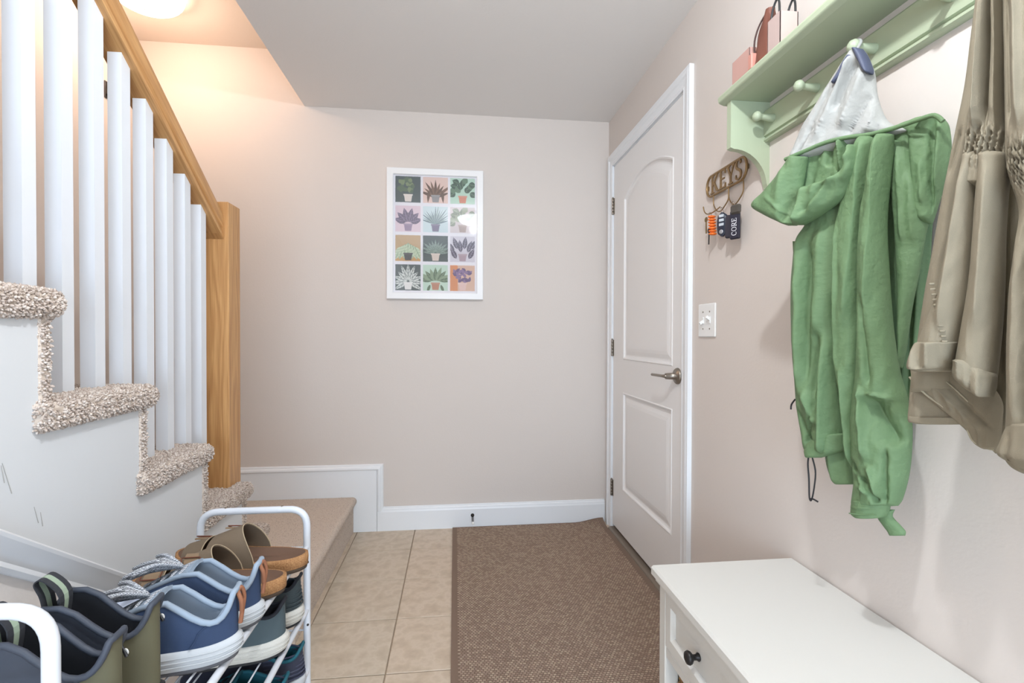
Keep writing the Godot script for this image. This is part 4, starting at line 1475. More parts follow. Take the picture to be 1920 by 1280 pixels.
	# draw cords
	st = begin()
	seam(st, [[1526, 848], [1524, 868], [1526, 895], [1527, 930], [1531, 934], [1536, 910], [1538, 880], [1530, 848]], p0, ang, 0.018, 0.0017)
	seam(st, [[1527, 932], [1534, 933], [1543, 938]], p0, ang, 0.018, 0.0018)
	part(root, "draw_cord", st, M.black)
	st = begin()
	seam(st, [[1494, 748], [1487, 758], [1486, 767]], p0, ang, 0.006, 0.0018)
	part(root, "draw_cord", st, M.black)

func build_khaki_jacket() -> void:
	var root := thing("khaki_jacket", "khaki canvas work jacket with gathered waist hanging on the rack", "jacket", Vector3(-0.12, 0.9, 2.2))
	var ang := deg_to_rad(25)
	var p0 := Vector3(-0.125, 1.6, 2.198)
	var st := begin()
	# far side of the body
	panel(st, [[-70, 1838, 1890], [0, 1832, 1880], [80, 1822, 1870], [160, 1812, 1860], [240, 1796, 1840], [300, 1784, 1830], [380, 1768, 1810], [460, 1753, 1800], [560, 1734, 1790], [640, 1722, 1790], [690, 1712, 1792], [735, 1706, 1796]], p0 + Vector3(0.014, 0, -0.006), ang, 0.026, 0.02,
		[[1812, 250, 1790, 330, 5, -0.010]], 0.004, 41, 80, 26)
	part(root, "back_panel", st, M.khaki)
	# lower back flap below the front hem
	st = begin()
	panel(st, [[690, 1712, 1800], [730, 1706, 1812], [760, 1704, 1824], [780, 1702, 1832], [792, 1704, 1838]], p0 + Vector3(0.030, 0, -0.012), ang, 0.012, 0.006, [[1720, 740, 1722, 790, 8, 0.003]], 0.002, 42, 24, 26)
	part(root, "tail_flap", st, M.khaki)
	st = begin()
	panel(st, [[780, 1704, 1832], [786, 1702, 1840], [791, 1706, 1838], [795, 1724, 1822]], p0 + Vector3(0.026, 0, -0.010), ang, 0.014, 0.004, [], 0.001, 43, 12, 26)
	part(root, "tail_hem", st, M.khaki)
	# waistband seen from inside
	st = begin()
	panel(st, [[676, 1708, 1800], [700, 1708, 1830], [725, 1722, 1862], [755, 1752, 1880], [785, 1788, 1880], [810, 1815, 1878], [830, 1826, 1876], [842, 1845, 1868]], p0 + Vector3(0.014, 0, -0.006), ang, 0.012, 0.006, [[1750, 690, 1860, 800, 7, -0.006], [1732, 700, 1838, 800, 9, 0.005], [1724, 706, 1728, 730, 4, 0.004], [1752, 724, 1758, 752, 4, 0.004], [1780, 742, 1788, 772, 4, 0.004], [1808, 762, 1816, 796, 4, 0.004], [1836, 790, 1842, 832, 4, 0.004]], 0.006, 44, 60, 60)
	part(root, "waistband_facing", st, M.khaki)
	st = begin()
	seam(st, [[1708, 706], [1738, 738], [1780, 768], [1812, 796], [1826, 824], [1850, 838], [1866, 842]], p0 + Vector3(0.014, 0, -0.006), ang, 0.006, 0.0016)
	part(root, "seam", st, M.khaki_seam)
	st = begin()
	seam(st, [[1748, 688], [1790, 722], [1822, 752]], p0 + Vector3(0.014, 0, -0.006), ang, 0.0145, 0.0010)
	part(root, "seam", st, M.khaki_seam)
	# gathered waist, with two full folds falling from it
	st = begin()
	panel(st, [[-70, 1850, 1900], [0, 1846, 1896], [80, 1836, 1894], [160, 1828, 1892], [230, 1818, 1892], [280, 1812, 1894], [330, 1806, 1893], [356, 1804, 1890]], p0 + Vector3(-0.020, 0, 0.012), ang, 0.036, 0.02,
		[[1858, -60, 1842, 240, 9, 0.016], [1872, -60, 1862, 230, 5, -0.022], [1884, -60, 1880, 240, 9, 0.014], [1850, 240, 1838, 300, 8, -0.012]], 0.006, 45, 150, 84, false, [236.0, 326.0, 0.0046])
	part(root, "waist", st, M.khaki)
	st = begin()
	panel(st, [[286, 1812, 1850], [330, 1806, 1843], [420, 1788, 1838], [500, 1772, 1832], [560, 1756, 1826], [610, 1736, 1814], [650, 1720, 1803], [672, 1710, 1798], [690, 1708, 1792], [697, 1722, 1784]], p0 + Vector3(-0.020, 0, 0.012), ang, 0.034, 0.02, [[1818, 330, 1776, 600, 12, 0.010]], 0.006, 52, 80, 40)
	part(root, "front", st, M.khaki)
	st = begin()
	panel(st, [[286, 1836, 1892], [330, 1835, 1893], [420, 1829, 1887], [500, 1823, 1885], [560, 1815, 1883], [620, 1804, 1879], [690, 1792, 1872], [705, 1790, 1870], [725, 1812, 1868], [742, 1842, 1862]], p0 + Vector3(-0.026, 0, 0.016), ang, 0.036, 0.018, [[1866, 330, 1846, 600, 14, 0.008]], 0.005, 46, 80, 40)
	part(root, "front", st, M.khaki)
	# hem of the front folds, thick and puckered
	st = begin()
	panel(st, [[640, 1726, 1800], [655, 1716, 1796], [672, 1708, 1792], [686, 1706, 1788], [692, 1712, 1770]], p0 + Vector3(-0.026, 0, 0.016), ang, 0.046, 0.01, [[1730, 640, 1728, 690, 6, 0.007], [1746, 640, 1744, 690, 6, -0.006], [1762, 640, 1760, 688, 6, 0.007], [1780, 640, 1778, 684, 6, -0.005]], 0.005, 47, 20, 34)
	part(root, "hem", st, M.khaki)
	st = begin()
	panel(st, [[672, 1796, 1820], [684, 1792, 1850], [700, 1790, 1868], [714, 1800, 1870], [730, 1824, 1868], [744, 1846, 1862]], p0 + Vector3(-0.030, 0, 0.020), ang, 0.038, 0.01, [[1814, 672, 1812, 712, 6, 0.006], [1836, 680, 1834, 730, 6, -0.006], [1852, 690, 1850, 740, 5, 0.006]], 0.005, 48, 20, 34)
	part(root, "hem", st, M.khaki)
	# stitched placket
	st = begin()
	var nn := Vector3(-cos(ang), 0, sin(ang))
	for i in 12:
		var t := i / 11.0
		var c := px_on(lerpf(1766, 1788, t), lerpf(535, 640, t), p0 + Vector3(-0.020, 0, 0.012), nn) + nn * (0.037 - 0.004 * t)
		box(st, Vector3(-0.0035, -0.0016, -0.0016), Vector3(0.0035, 0.0016, 0.0016), 0.001, Transform3D(Basis(Vector3.UP, PI / 2 - ang + PI / 2), c))
	var pl := part(root, "placket_stitching", st, M.khaki)
	pl.set_meta("kind", "stuff")
	# lower half between the folds and the near side of the jacket
	st = begin()
	panel(st, [[300, 1880, 1930], [420, 1876, 1920], [560, 1876, 1915], [680, 1872, 1912], [760, 1852, 1910], [810, 1838, 1905], [850, 1866, 1896]], p0 + Vector3(0.040, 0, -0.004), ang, 0.010, 0.006, [[1888, 320, 1884, 700, 6, -0.012]], 0.004, 49, 60, 26)
	part(root, "side_panel", st, M.khaki)
	st = begin()
	panel(st, [[-70, 1886, 2060], [0, 1884, 2060], [120, 1886, 2066], [240, 1888, 2070], [320, 1892, 2074], [400, 1914, 2080], [480, 1904, 2084], [560, 1894, 2088], [660, 1890, 2092], [740, 1890, 2096], [800, 1888, 2100], [840, 1882, 2100], [872, 1900, 2100], [900, 1960, 2096]], p0 + Vector3(-0.026, 0, 0.02), ang, 0.060, 0.02,
		[[1900, 0, 1905, 240, 10, -0.020], [1925, 0, 1930, 240, 10, 0.014], [1925, 430, 1912, 780, 16, 0.014], [1960, 380, 1950, 800, 14, -0.02], [2000, 380, 2000, 800, 20, 0.02]], 0.007, 50, 150, 90, false, [260.0, 375.0, 0.0070])
	part(root, "front", st, M.khaki)
	st = begin()
	panel(st, [[786, 1896, 2100], [806, 1886, 2102], [826, 1878, 2102], [846, 1872, 2102], [862, 1896, 2102], [884, 1940, 2100]], p0 + Vector3(-0.030, 0, 0.022), ang, 0.066, 0.01, [[1895, 800, 1892, 850, 5, 0.006], [1910, 806, 1908, 862, 5, -0.006]], 0.004, 51, 24, 44)
	part(root, "hem", st, M.khaki)
	# hanging loop over the peg
	st = begin()
	var peg := Vector3(-0.064, 1.693, 2.198)
	tube(st, smooth_path([peg + Vector3(-0.040, -0.045, 0.016), peg + Vector3(0.002, -0.004, 0.014), peg + Vector3(0.006, 0.006, 0), peg + Vector3(0.002, -0.004, -0.014), peg + Vector3(-0.030, -0.045, -0.012)], 6), 0.0036, 8)
	part(root, "hanging_loop", st, M.khaki_seam)

# ------------------------------------------------------------------ shoe racks
func build_shoe_racks() -> void:
	# long rack against the stair wall
	shoe_rack("white tubular shoe rack holding sandals and sneakers", -1.516, -1.262, 1.512, 2.194, 0.643, [0.545, 0.386, 0.230, 0.07], 0.0086)
	# second, taller rack right behind it
	shoe_rack("taller white tubular shoe rack close behind the boots", -1.575, -1.338, 2.212, 2.80, 0.776, [0.690, 0.520, 0.350, 0.18], 0.0086)

func shoe_rack(label: String, xa: float, xb: float, za: float, zb: float, top: float, shelves: Array, r: float) -> void:
	var root := thing("shoe_rack", label, "shoe rack", Vector3((xa + xb) * 0.5, 0, (za + zb) * 0.5))
	for z in [za, zb]:
		var st := begin()
		tube(st, bent_path([Vector3(xa, 0.0, z), Vector3(xa, top, z), Vector3(xb, top, z), Vector3(xb, 0.0, z)], 0.045, 8), r, 14)
		var fr := part(root, "end_frame", st, M.rack)
		for x in [xa, xb]:
			st = begin()
			lathe(st, [[r + 0.001, 0], [r + 0.003, 0.002], [r + 0.003, 0.018], [r + 0.0005, 0.022]], 14, Transform3D(Basis.IDENTITY, Vector3(x, 0, z)))
			part(fr, "foot_cap", st, M.plate)
		for x in [xa + 0.06, xb - 0.06]:
			st = begin()
			lathe(st, [[0.0032, 0], [0.003, 0.0012], [0.001, 0.0016]], 8, turned(Vector3(0, 1, 0.3), Vector3(x, top + r * 0.96, z)))
			part(fr, "rivet", st, M.steel)
		# thin cross wires of the end frame
		for y in shelves:
			for d in [0.0, -0.052]:
				st = begin()
				tube(st, PackedVector3Array([Vector3(xa, y + d, z), Vector3(xb, y + d, z)]), 0.0022, 6)
				part(fr, "cross_wire", st, M.rack)
		for y in shelves:
			st = begin()
			lathe(st, [[0.003, 0], [0.003, 0.0014], [0.001, 0.002]], 8, turned(Vector3(0.5, 0, 1), Vector3(xb, y - 0.035, z) + Vector3(0.5, 0, 1).normalized() * r * 0.97))
			part(fr, "rivet", st, M.dark_metal)
	for y in shelves:
		for x in [xa, xb]:
			var st := begin()
			tube(st, PackedVector3Array([Vector3(x, y, za), Vector3(x, y, zb)]), 0.0066, 10)
			part(root, "side_rail", st, M.rack)
		for k in 6:
			var st := begin()
			var x := lerpf(xa, xb, (k + 1) / 7.0)
			tube(st, PackedVector3Array([Vector3(x, y + 0.002, za), Vector3(x, y + 0.002, zb)]), 0.002, 6)
			part(root, "shelf_wire", st, M.rack)
		for k in 3:
			var st := begin()
			var z := lerpf(za, zb, (k + 0.6) / 3.0)
			tube(st, PackedVector3Array([Vector3(xa, y - 0.002, z), Vector3(xb, y - 0.002, z)]), 0.0026, 6)
			part(root, "shelf_bar", st, M.rack)

# ------------------------------------------------------------------ shoes: heel at the origin, toe along +x, y up
func half_width(s: float, w: float) -> float:
	var e := absf(2.0 * s - 1.0)
	var base := lerpf(0.80, 1.0, smoothstep(0.25, 0.72, s))
	return w * 0.5 * base * sqrt(maxf(0.0, 1.0 - pow(e, 3.2)))

func toe_lift(s: float, k: float) -> float:
	return k * pow(maxf(0.0, s - 0.66) / 0.34, 2.0) + k * 0.25 * pow(maxf(0.0, 0.16 - s) / 0.16, 2.0)

func ring_at(n: int, l: float, w: float, grow: float, y: float, lift: float) -> PackedVector3Array:
	var r := PackedVector3Array()
	for i in n:
		var a := TAU * i / n
		var s := 0.5 + 0.5 * cos(a)
		var z := half_width(s, w) * signf(sin(a)) if absf(sin(a)) > 1e-5 else 0.0
		var c := Vector3(l * 0.5, 0, 0)
		var p := Vector3(s * l, 0, z)
		var d := (p - c).normalized()
		r.append(Vector3(p.x, y + toe_lift(s, lift), p.z) + d * grow)
	return r

func lace_tex() -> ImageTexture:
	var img := Image.create(16, 64, false, Image.FORMAT_RGB8)
	for y in 64:
		for x in 16:
			var k := (x / 2 + y / 2) % 2 == 0
			img.set_pixel(x, y, rgb8(222, 226, 232) if k else rgb8(34, 40, 56))
	return ImageTexture.create_from_image(img)

# c: l, w, sole, heel (collar height at heel), ankle, front (collar height at the tongue), throat (height at throat), sc, sth, zones [[s from, name, material]...], lining, sole_mat
func shoe(root: Node3D, c: Dictionary) -> void:
	var l: float = c.l
	var w: float = c.w
	var lift: float = c.get("lift", 0.016)
	var n := 72
	# sole
	var st := begin()
	var rows := [ring_at(n, l, w, -0.006, 0.0, lift), ring_at(n, l, w, 0.001, 0.005, lift), ring_at(n, l, w, 0.004, c.sole * 0.55, lift), ring_at(n, l, w, 0.003, c.sole * 0.9, lift), ring_at(n, l, w, -0.002, c.sole, lift), ring_at(n, l, w, -0.02, c.sole, lift)]
	grid(st, rows, false, true, true, false)
	fan(st, rows[0], true)
	fan(st, rows[5], false)
	var sole := part(root, "sole", st, c.sole_mat, true)
	if c.has("tread_mat"):
		st = begin()
		var lo := [ring_at(n, l, w, -0.010, -0.004, lift), ring_at(n, l, w, -0.003, -0.003, lift), ring_at(n, l, w, -0.001, 0.003, lift), ring_at(n, l, w, -0.012, 0.004, lift)]
		grid(st, lo, false, true, true, false)
		fan(st, lo[0], true)
		part(sole, "outsole", st, c.tread_mat, true)
	if c.get("ribs", 0) > 0:
		for j in c.ribs:
			st = begin()
			tube(st, ring_at(n, l, w, 0.0042, c.sole * (0.34 + 0.2 * j), lift), 0.0011, 5, true)
			part(sole, "sole_rib", st, c.sole_mat, true)
	# upper: from the sole line up to the collar, eyestay or throat
	var top := PackedVector3Array()
	var bot := ring_at(n, l, w, -0.003, c.sole * 0.8, lift)
	for i in n:
		var a := TAU * i / n
		var s := 0.5 + 0.5 * cos(a)
		var sg := 1.0 if i < n / 2 else -1.0
		if i == 0 or i == n / 2: sg = 0.0
		var p: Vector3
		if s > c.sth:
			p = Vector3(l * c.sth, c.throat, sg * 0.010 * (1.0 - (s - c.sth) / (1.0 - c.sth)))
		elif s > c.sc:
			var t: float = (c.sth - s) / (c.sth - c.sc)
			p = Vector3(l * s, lerpf(c.throat, c.front, t), sg * lerpf(0.010, 0.024, t))
		else:
			var t: float = s / c.sc              # 0 heel .. 1 tongue
			var y: float = lerpf(c.heel, c.front, smoothstep(0.55, 1.0, t)) - (c.heel - c.ankle) * sin(PI * clampf((t - 0.12) / 0.75, 0, 1))
			var zz: float = half_width(lerpf(0.02, s, 0.96), w) * c.get("mouth", 0.74)
			p = Vector3(lerpf(0.006 + c.get("lean", 0.0), l * s, pow(t, 0.9)), y, sg * lerpf(zz, 0.026, smoothstep(0.7, 1.0, t)))
		top.append(p)
	var q := 9
	var outer := []
	for i in n:
		var b := bot[i]
		var t := top[i]
		var m := Vector3(b.x + (t.x - b.x) * 0.12, lerpf(b.y, t.y, 0.78), b.z * 1.06)
		var r := PackedVector3Array()
		for k in q + 1:
			var u := float(k) / q
			r.append(b.lerp(m, u).lerp(m.lerp(t, u), u))
		outer.append(r)
	for zi in c.zones.size():
		var zone: Array = c.zones[zi]
		var s_hi: float = 2.0 if zi == 0 else c.zones[zi - 1][0]
		st = begin()
		st.set_smooth_group(0)
		for i in n:
			var s := 0.5 + 0.5 * cos(TAU * (i + 0.5) / n)
			if s < zone[0] or s >= s_hi: continue
			var r0: PackedVector3Array = outer[i]
			var r1: PackedVector3Array = outer[(i + 1) % n]
			for k in q: quad(st, r0[k], r0[k + 1], r1[k + 1], r1[k])
		part(root, zone[1], st, zone[2], true)
	# lining and footbed
	st = begin()
	var inner := []
	for i in n:
		var t := top[i]
		var b := Vector3(lerpf(bot[i].x, l * 0.5, 0.07), c.sole + 0.006, bot[i].z * 0.84)
		var m := Vector3(b.x, lerpf(b.y, t.y, 0.6), b.z * 0.98)
		var t2 := t + Vector3(0, -0.001, -signf(t.z) * 0.003)
		var r := PackedVector3Array()
		for k in 7:
			var u := k / 6.0
			r.append(t2.lerp(m, u).lerp(m.lerp(b, u), u))
		inner.append(r)
	grid(st, inner, true, false, true, false)
	var foot := PackedVector3Array()
	for r in inner: foot.append(r[6])
	fan(st, foot)
	part(root, "lining", st, c.lining, true)
	# padded collar
	st = begin()
	var rim := PackedVector3Array()
	for i in n:
		var s := 0.5 + 0.5 * cos(TAU * i / n)
		if s <= c.sth: rim.append(top[i])
	tube(st, rim, c.get("pad", 0.004), 8)
	part(root, "collar", st, c.get("collar_mat", c.lining), true)
	# tongue
	if c.get("tongue", true):
		st = begin()
		var tr := []
		for j in 9:
			var t := j / 8.0
			var x := lerpf(l * c.sth + 0.004, l * c.sc - 0.012, t)
			var y := lerpf(c.throat - 0.006, c.front + 0.012, t)
			var hw := lerpf(0.014, 0.027, t)
			var r := PackedVector3Array()
			for i in 9:
				var u := i / 8.0 * 2.0 - 1.0
				r.append(Vector3(x, y - 0.006 * u * u, u * hw))
			for i in 9:
				var u := 1.0 - i / 8.0 * 2.0
				r.append(Vector3(x - 0.003, y - 0.006 - 0.006 * u * u, u * hw * 0.96))
			tr.append(r)
		grid(st, tr, false, true, true, true)
		fan(st, tr[0]); fan(st, tr[8], true)
		part(root, "tongue", st, c.get("tongue_mat", c.lining), true)
	# laces
	if c.has("lace_mat"):
		for j in 5:
			var t := (j + 0.5) / 5.0
			var x := lerpf(l * c.sth, l * c.sc, t)
			var y := lerpf(c.throat, c.front, t) + 0.004
			var hw := lerpf(0.013, 0.026, t)
			st = begin()
			tube(st, smooth_path([Vector3(x, y - 0.004, -hw), Vector3(x - 0.004, y + 0.003, -hw * 0.4), Vector3(x - 0.006, y + 0.003, hw * 0.4), Vector3(x - 0.010, y - 0.003, hw)], 4), 0.0028, 6)
			part(root, "lace", st, c.lace_mat, true)
		if c.get("bow", true):
			var kx: float = l * c.sc + 0.012
			var ky: float = c.front + 0.006
			for b in [[0.055, 0.018, -0.045], [0.060, 0.014, 0.042], [0.088, -0.002, -0.018], [0.092, -0.006, 0.026], [0.076, 0.010, -0.032], [0.082, 0.008, 0.010], [0.070, 0.004, 0.034], [0.098, -0.012, 0.004]]:
				st = begin()
				var e := Vector3(kx + b[0], ky + b[1] - 0.012, b[2])
				var k0 := Vector3(kx, ky, 0)
				tube(st, smooth_path([k0, k0.lerp(e, 0.5) + Vector3(0, 0.014, -0.008), e, k0.lerp(e, 0.55) + Vector3(0.006, 0.0, 0.012), k0 + Vector3(0, -0.002, 0.002)], 5), 0.0033, 6)
				part(root, "lace", st, c.lace_mat, true)

func stand_shoe(called: String, label: String, category: String, at: Vector3, toe_deg: float, group := "") -> Node3D:
	var o := thing(called, label, category, at, group)
	o.rotation.y = deg_to_rad(toe_deg)
	return o

func ribbon(st: SurfaceTool, path: PackedVector3Array, wide: Vector3, th: float) -> void:
	var rows := []
	for i in path.size():
		var a := path[max(i - 1, 0)]
		var b := path[min(i + 1, path.size() - 1)]
		var nrm := wide.cross(b - a).normalized() * th * 0.5
		var p := path[i]
		rows.append(PackedVector3Array([p - wide * 0.5 - nrm, p + wide * 0.5 - nrm, p + wide * 0.5 + nrm, p - wide * 0.5 + nrm]))
	grid(st, rows, false, true, false, true)
	fan(st, rows[0]); fan(st, rows[rows.size() - 1], true)

func sandal(root: Node3D, side: float) -> void:
	var l := 0.285
	var w := 0.104
	var n := 64
	var speck := mat(Color.WHITE, 0.85)
	speck.albedo_texture = noise_tex(0.10, 62, 256, [[0.0, rgb8(108, 74, 44)], [0.42, rgb8(154, 110, 70)], [0.6, rgb8(170, 126, 84)], [1.0, rgb8(190, 148, 102)]], 3)
	speck.uv1_triplanar = true
	speck.uv1_scale = Vector3.ONE * 11.0
	var st := begin()
	var rows := [ring_at(n, l, w, -0.006, 0.003, 0.012), ring_at(n, l, w, 0.001, 0.006, 0.012), ring_at(n, l, w, 0.002, 0.022, 0.012), ring_at(n, l, w, 0.001, 0.031, 0.012), ring_at(n, l, w, -0.005, 0.031, 0.012)]
	grid(st, rows, false, true, true, false)
	fan(st, rows[0], true)
	part(root, "cork_sole", st, speck, true)
	st = begin()
	var tr := [ring_at(n, l, w, -0.010, -0.003, 0.012), ring_at(n, l, w, -0.002, -0.003, 0.012), ring_at(n, l, w, 0.0, 0.005, 0.012), ring_at(n, l, w, -0.012, 0.005, 0.012)]
	grid(st, tr, false, true, true, false)
	fan(st, tr[0], true)
	part(root, "outsole", st, mat(rgb8(70, 56, 44), 0.9), true)
	st = begin()
	var bed := []
	for k in 7:
		var g := -0.0045 - k * 0.0065
		bed.append(ring_at(n, l, w, g, 0.031 - 0.012 * (1.0 - pow(1.0 - k / 6.0, 2.0)), 0.012))
	grid(st, bed, false, true, true, false)
	fan(st, bed[6], false)
	part(root, "footbed", st, mat(rgb8(108, 82, 66), 0.8), true)
	# two broad straps over the foot
	var suede := relief(mat(rgb8(116, 101, 84), 0.9), noise_tex(0.2, 63, 256, [], 3), 0.04, 12.0, false)
	for q in [[0.34, 0.71, 0.080, 0.054], [0.735, 0.90, 0.050, 0.036]]:
		st = begin()
		var fr := []
		var bk := []
		for j in 11:
			var t := j / 10.0
			var a := PackedVector3Array()
			var b := PackedVector3Array()
			for i in 25:
				var u := i / 24.0
				var an := PI * u
				var sweep := (-0.042 * (1.0 - t) - 0.002 * t) * sin(an) if q[0] < 0.5 else -0.006 * sin(an)
				var s: float = lerpf(q[0], q[1], t)
				var hh: float = lerpf(q[2], q[3], t)
				var hw := half_width(s, w) + 0.002
				var p := Vector3(s * l - sweep, 0.020 + hh * pow(sin(an), 0.62), -hw * cos(an) * (1.0 - 0.10 * sin(an)))
				a.append(p)
				b.append(Vector3(p.x, p.y - 0.003 * sin(an), p.z * (1.0 - 0.05 * absf(cos(an)))))
			fr.append(a)
			bk.append(b)
		grid(st, fr, false, false, true, false)
		grid(st, bk, false, false, true, true)
		for e in [0, 10]:
			for i in 24:
				if e == 0: quad(st, fr[0][i + 1], fr[0][i], bk[0][i], bk[0][i + 1])
				else: quad(st, fr[10][i], fr[10][i + 1], bk[10][i + 1], bk[10][i])
		var sp := part(root, "strap", st, suede, true)
		# pale cut edge
		st = begin()
		tube(st, fr[0], 0.0012, 5)
		part(sp, "cut_edge", st, mat(rgb8(176, 158, 132), 0.9), true)
		# buckle tongue laid over the strap on its outer side
		st = begin()
		var band := PackedVector3Array()
		for i in range(3, 12):
			var k: int = i if side > 0 else 24 - i
			var p: Vector3 = fr[5][k]
			band.append(p + Vector3(0, p.y - 0.01, p.z).normalized() * 0.0022)
		ribbon(st, band, Vector3(0.026, 0, 0), 0.003)
		part(sp, "buckle_band", st, mat(rgb8(140, 118, 94), 0.85), true)
		st = begin()
		var c := band[4]
		var d := (band[5] - band[3]).normalized()
		var up := d.cross(Vector3(1, 0, 0)).normalized()
		if up.y < 0: up = -up
		var ctr := c + up * 0.003
		var x := Vector3(0.017, 0, 0)
		tube(st, bent_path([ctr - x - d * 0.011, ctr + x - d * 0.011, ctr + x + d * 0.011, ctr - x + d * 0.011, ctr - x - d * 0.0109], 0.003, 3), 0.0013, 6)
		part(sp, "buckle", st, mat(rgb8(126, 78, 62), 0.4, 0.5), true)

func build_shoes() -> void:
	var sy := 0.552          # top of the upper shelf's rails
	# cork sandals
	var s1 := stand_shoe("cork_sandal", "taupe two-strap cork sandal next to the blue sneakers", "sandal", Vector3(-1.236, sy + 0.004, 1.752), 182, "pair of cork sandals")
	sandal(s1, 1.0)
	var s2 := stand_shoe("cork_sandal", "taupe two-strap cork sandal at the far end of the rack", "sandal", Vector3(-1.222, sy + 0.004, 1.650), 176, "pair of cork sandals")
	sandal(s2, -1.0)
	# blue running shoes
	var lace := mat(Color.WHITE, 0.9)
	lace.albedo_texture = lace_tex()
	lace.uv1_triplanar = true
	lace.uv1_scale = Vector3.ONE * 26.0
	lace.texture_filter = BaseMaterial3D.TEXTURE_FILTER_NEAREST
	var knit := noise_tex(0.4, 65, 256, [], 2)
	var blue := relief(mat(rgb8(42, 60, 90), 0.8), knit, 0.05, 14.0, false)
	var pale := mat(rgb8(196, 204, 222), 0.8)
	var lining := mat(rgb8(146, 160, 176), 0.9)
	var foam := mat(rgb8(184, 187, 190), 0.7)
	for k in 2:
		var o := stand_shoe("blue_sneaker", ["blue running sneaker lying against the taupe sandals", "blue running sneaker standing beside the olive heeled boots"][k], "sneaker", Vector3(-1.240, sy + 0.006, [1.866, 1.961][k]), [183, 185][k], "pair of blue sneakers")
		shoe(o, {"l": 0.292, "w": 0.091, "sole": 0.034, "heel": 0.110, "ankle": 0.068, "front": 0.106, "throat": 0.070, "sc": 0.42, "sth": 0.70, "lean": -0.002, "pad": 0.0048,
			"zones": [[0.62, "toe_box", pale], [0.0, "quarter", blue]], "lining": lining, "sole_mat": foam, "tread_mat": mat(rgb8(84, 84, 88), 0.9), "ribs": 3, "lace_mat": lace, "lift": 0.02})
		# rope pull on the heel
		var st := begin()
		tube(st, smooth_path([Vector3(-0.0005, 0.052, 0), Vector3(-0.003, 0.072, 0.001), Vector3(-0.004, 0.092, 0.007), Vector3(-0.001, 0.108, 0.004), Vector3(0.002, 0.106, -0.004), Vector3(-0.004, 0.092, -0.007), Vector3(-0.003, 0.072, -0.001)], 5), 0.0036, 7)
		part(o, "heel_pull", st, relief(mat(rgb8(150, 98, 70), 0.8), knit, 0.1, 20.0, false), true)
		# stitched overlay of the heel counter on both sides
		for sg in [-1.0, 1.0]:
			st = begin()
			var arc := []
			for q in [[0.040, 0.066], [0.048, 0.060], [0.052, 0.055], [0.054, 0.048], [0.062, 0.036]]:
				arc.append(Vector3(q[0], q[1], sg * (half_width(q[0] / 0.292, 0.091) * lerpf(1.06, 0.82, smoothstep(0.03, 0.11, q[1])) - 0.0004)))
			tube(st, smooth_path(arc, 5), 0.0013, 5)
			part(o, "overlay_seam", st, blue, true)
		# printed line along the outer side
		st = begin()
		tube(st, smooth_path([Vector3(0.052, 0.055, 0.0385), Vector3(0.075, 0.052, 0.0403), Vector3(0.10, 0.050, 0.0420), Vector3(0.122, 0.049, 0.0432)], 4), 0.0012, 5)
		part(o, "side_stripe", st, foam, true)
	# slate sneakers on the second shelf
	var slate := relief(mat(rgb8(72, 86, 92), 0.85), knit, 0.04, 14.0, false)
	var slate2 := mat(rgb8(62, 72, 76), 0.85)
	var rubber := relief(mat(rgb8(206, 203, 195), 0.8), noise_tex(0.2, 66, 256, [], 2), 0.1, 12.0, false)
	var dark := mat(rgb8(28, 30, 38), 0.9)
	for k in 2:
		var o := stand_shoe("slate_sneaker", ["slate grey sneaker under the sandals with a ribbed heel", "slate grey sneaker with smooth heel under the blue sneakers"][k], "sneaker", Vector3(-1.252, 0.398, [1.588, 1.695][k]), [178, 183][k], "pair of slate sneakers")
		shoe(o, {"l": 0.285, "w": 0.106, "sole": 0.036, "heel": 0.108, "ankle": 0.088, "front": 0.108, "throat": 0.072, "sc": 0.42, "sth": 0.70,
			"zones": [[0.30, "vamp", slate], [0.0, "heel_counter", slate if k == 1 else slate2]], "lining": dark, "sole_mat": rubber, "tread_mat": mat(rgb8(44, 44, 46), 0.9), "ribs": 3, "lace_mat": dark, "bow": false})
		if k == 0:
			for j in 6:
				var st := begin()
				var arc := PackedVector3Array()
				for i in 13:
					var a := lerpf(PI - 0.9, PI + 0.9, i / 12.0)
					var s := 0.5 + 0.5 * cos(a)
					arc.append(Vector3(s * 0.285 - 0.0005 + 0.001 * j, 0.046 + j * 0.009, half_width(s, 0.106) * signf(sin(a)) * (1.02 - j * 0.03)))
				tube(st, arc, 0.0022, 5)
				part(o, "heel_rib", st, slate2, true)
	# dark knit shoes on the third shelf
	var ink := relief(mat(rgb8(52, 56, 74), 0.85), knit, 0.06, 12.0, false)
	for k in 2:
		var o := stand_shoe("navy_knit_shoe", ["dark navy knit shoe on the third shelf beside the landing", "dark navy knit shoe on the third shelf under the slate sneakers"][k], "shoe", Vector3(-1.246, 0.242, [1.590, 1.70][k]), 181, "pair of navy knit shoes")
		shoe(o, {"l": 0.280, "w": 0.102, "sole": 0.030, "heel": 0.098, "ankle": 0.080, "front": 0.100, "throat": 0.068, "sc": 0.42, "sth": 0.70,
			"zones": [[0.0, "upper", ink]], "lining": mat(rgb8(24, 90, 104), 0.8), "sole_mat": foam, "lace_mat": dark, "bow": false})
		for j in 7:
			var st := begin()
			var arc := PackedVector3Array()
			for i in 13:
				var a := lerpf(PI - 1.1, PI + 1.1, i / 12.0)
				var s := 0.5 + 0.5 * cos(a)
				arc.append(Vector3(s * 0.28 - 0.0005 + 0.001 * j, 0.036 + j * 0.0085, half_width(s, 0.102) * signf(sin(a)) * (1.02 - j * 0.03)))
			tube(st, arc, 0.0022, 5)
			part(o, "heel_rib", st, mat(rgb8(64, 68, 88), 0.85), true)
	# ankle boots with olive heels and striped pull loops
	var hide := mat(rgb8(58, 64, 76), 0.6)
	var fleece := mat(rgb8(20, 24, 32), 0.95)
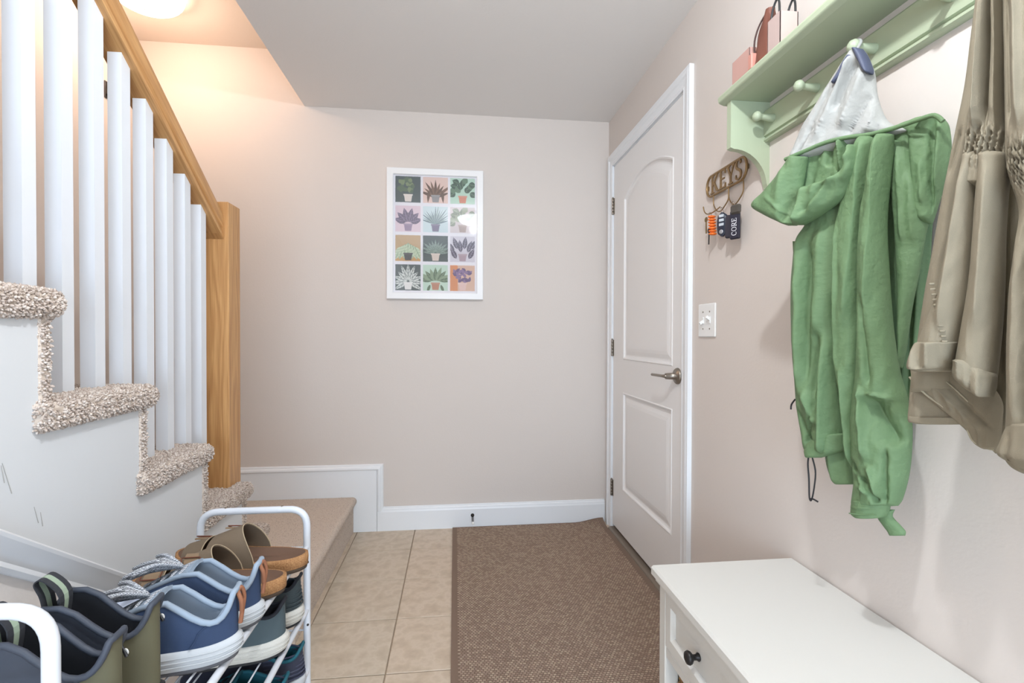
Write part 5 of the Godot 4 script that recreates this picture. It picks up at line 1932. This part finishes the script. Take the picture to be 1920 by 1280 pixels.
	var olive := mat(rgb8(90, 87, 66), 0.75)
	for k in 2:
		var o := stand_shoe("ankle_boot", ["dark slate ankle boot with olive heel beside the blue sneakers", "dark slate ankle boot with olive heel at the near end of the rack"][k], "boot", Vector3(-1.306, sy + 0.002, [2.059, 2.142][k]), [184, 182][k], "pair of dark ankle boots")
		shoe(o, {"l": 0.262, "w": 0.073, "sole": 0.026, "heel": 0.150, "ankle": 0.112, "front": 0.162, "throat": 0.080, "sc": 0.50, "sth": 0.72, "mouth": 0.86, "pad": 0.0042,
			"zones": [[0.22, "vamp", hide], [0.0, "heel_counter", olive]], "lining": fleece, "sole_mat": mat(rgb8(40, 38, 38), 0.9), "collar_mat": hide, "tongue": false})
		# striped loops at the front and the back of the shaft
		for q in [[0.128, 0.158, 1.0], [0.004, 0.142, -1.0]]:
			if q[2] < 0: continue
			for b in [[-0.0085, rgb8(44, 46, 52)], [0.0, rgb8(150, 166, 146)], [0.0085, rgb8(44, 46, 52)]]:
				var st := begin()
				var off := Vector3(0, 0, b[0])
				ribbon(st, smooth_path([Vector3(q[0] - 0.004, q[1] - 0.030, 0) + off, Vector3(q[0] - 0.008, q[1] + 0.012, 0) + off, Vector3(q[0] + 0.012, q[1] + 0.036, 0) + off, Vector3(q[0] + 0.022, q[1] + 0.031, 0) + off, Vector3(q[0] + 0.014, q[1] + 0.010, 0) + off, Vector3(q[0] + 0.008, q[1] - 0.030, 0) + off], 5), Vector3(0, 0, 0.0085), 0.0016)
				part(o, "pull_loop", st, mat(b[1], 0.85), true)
		# eyelet and cord on the olive heel
		var st := begin()
		tube(st, smooth_path([Vector3(0.030, 0.128, 0.0300), Vector3(0.018, 0.118, 0.0275), Vector3(0.008, 0.108, 0.021)], 5), 0.0022, 6)
		part(o, "cord", st, M.black, true)
		st = begin()
		lathe(st, [[0.0045, 0], [0.0045, 0.0015], [0.002, 0.002]], 12, turned(Vector3(-0.4, 0, 1), Vector3(0.012, 0.112, 0.0245)))
		part(o, "eyelet", st, M.plate, true)
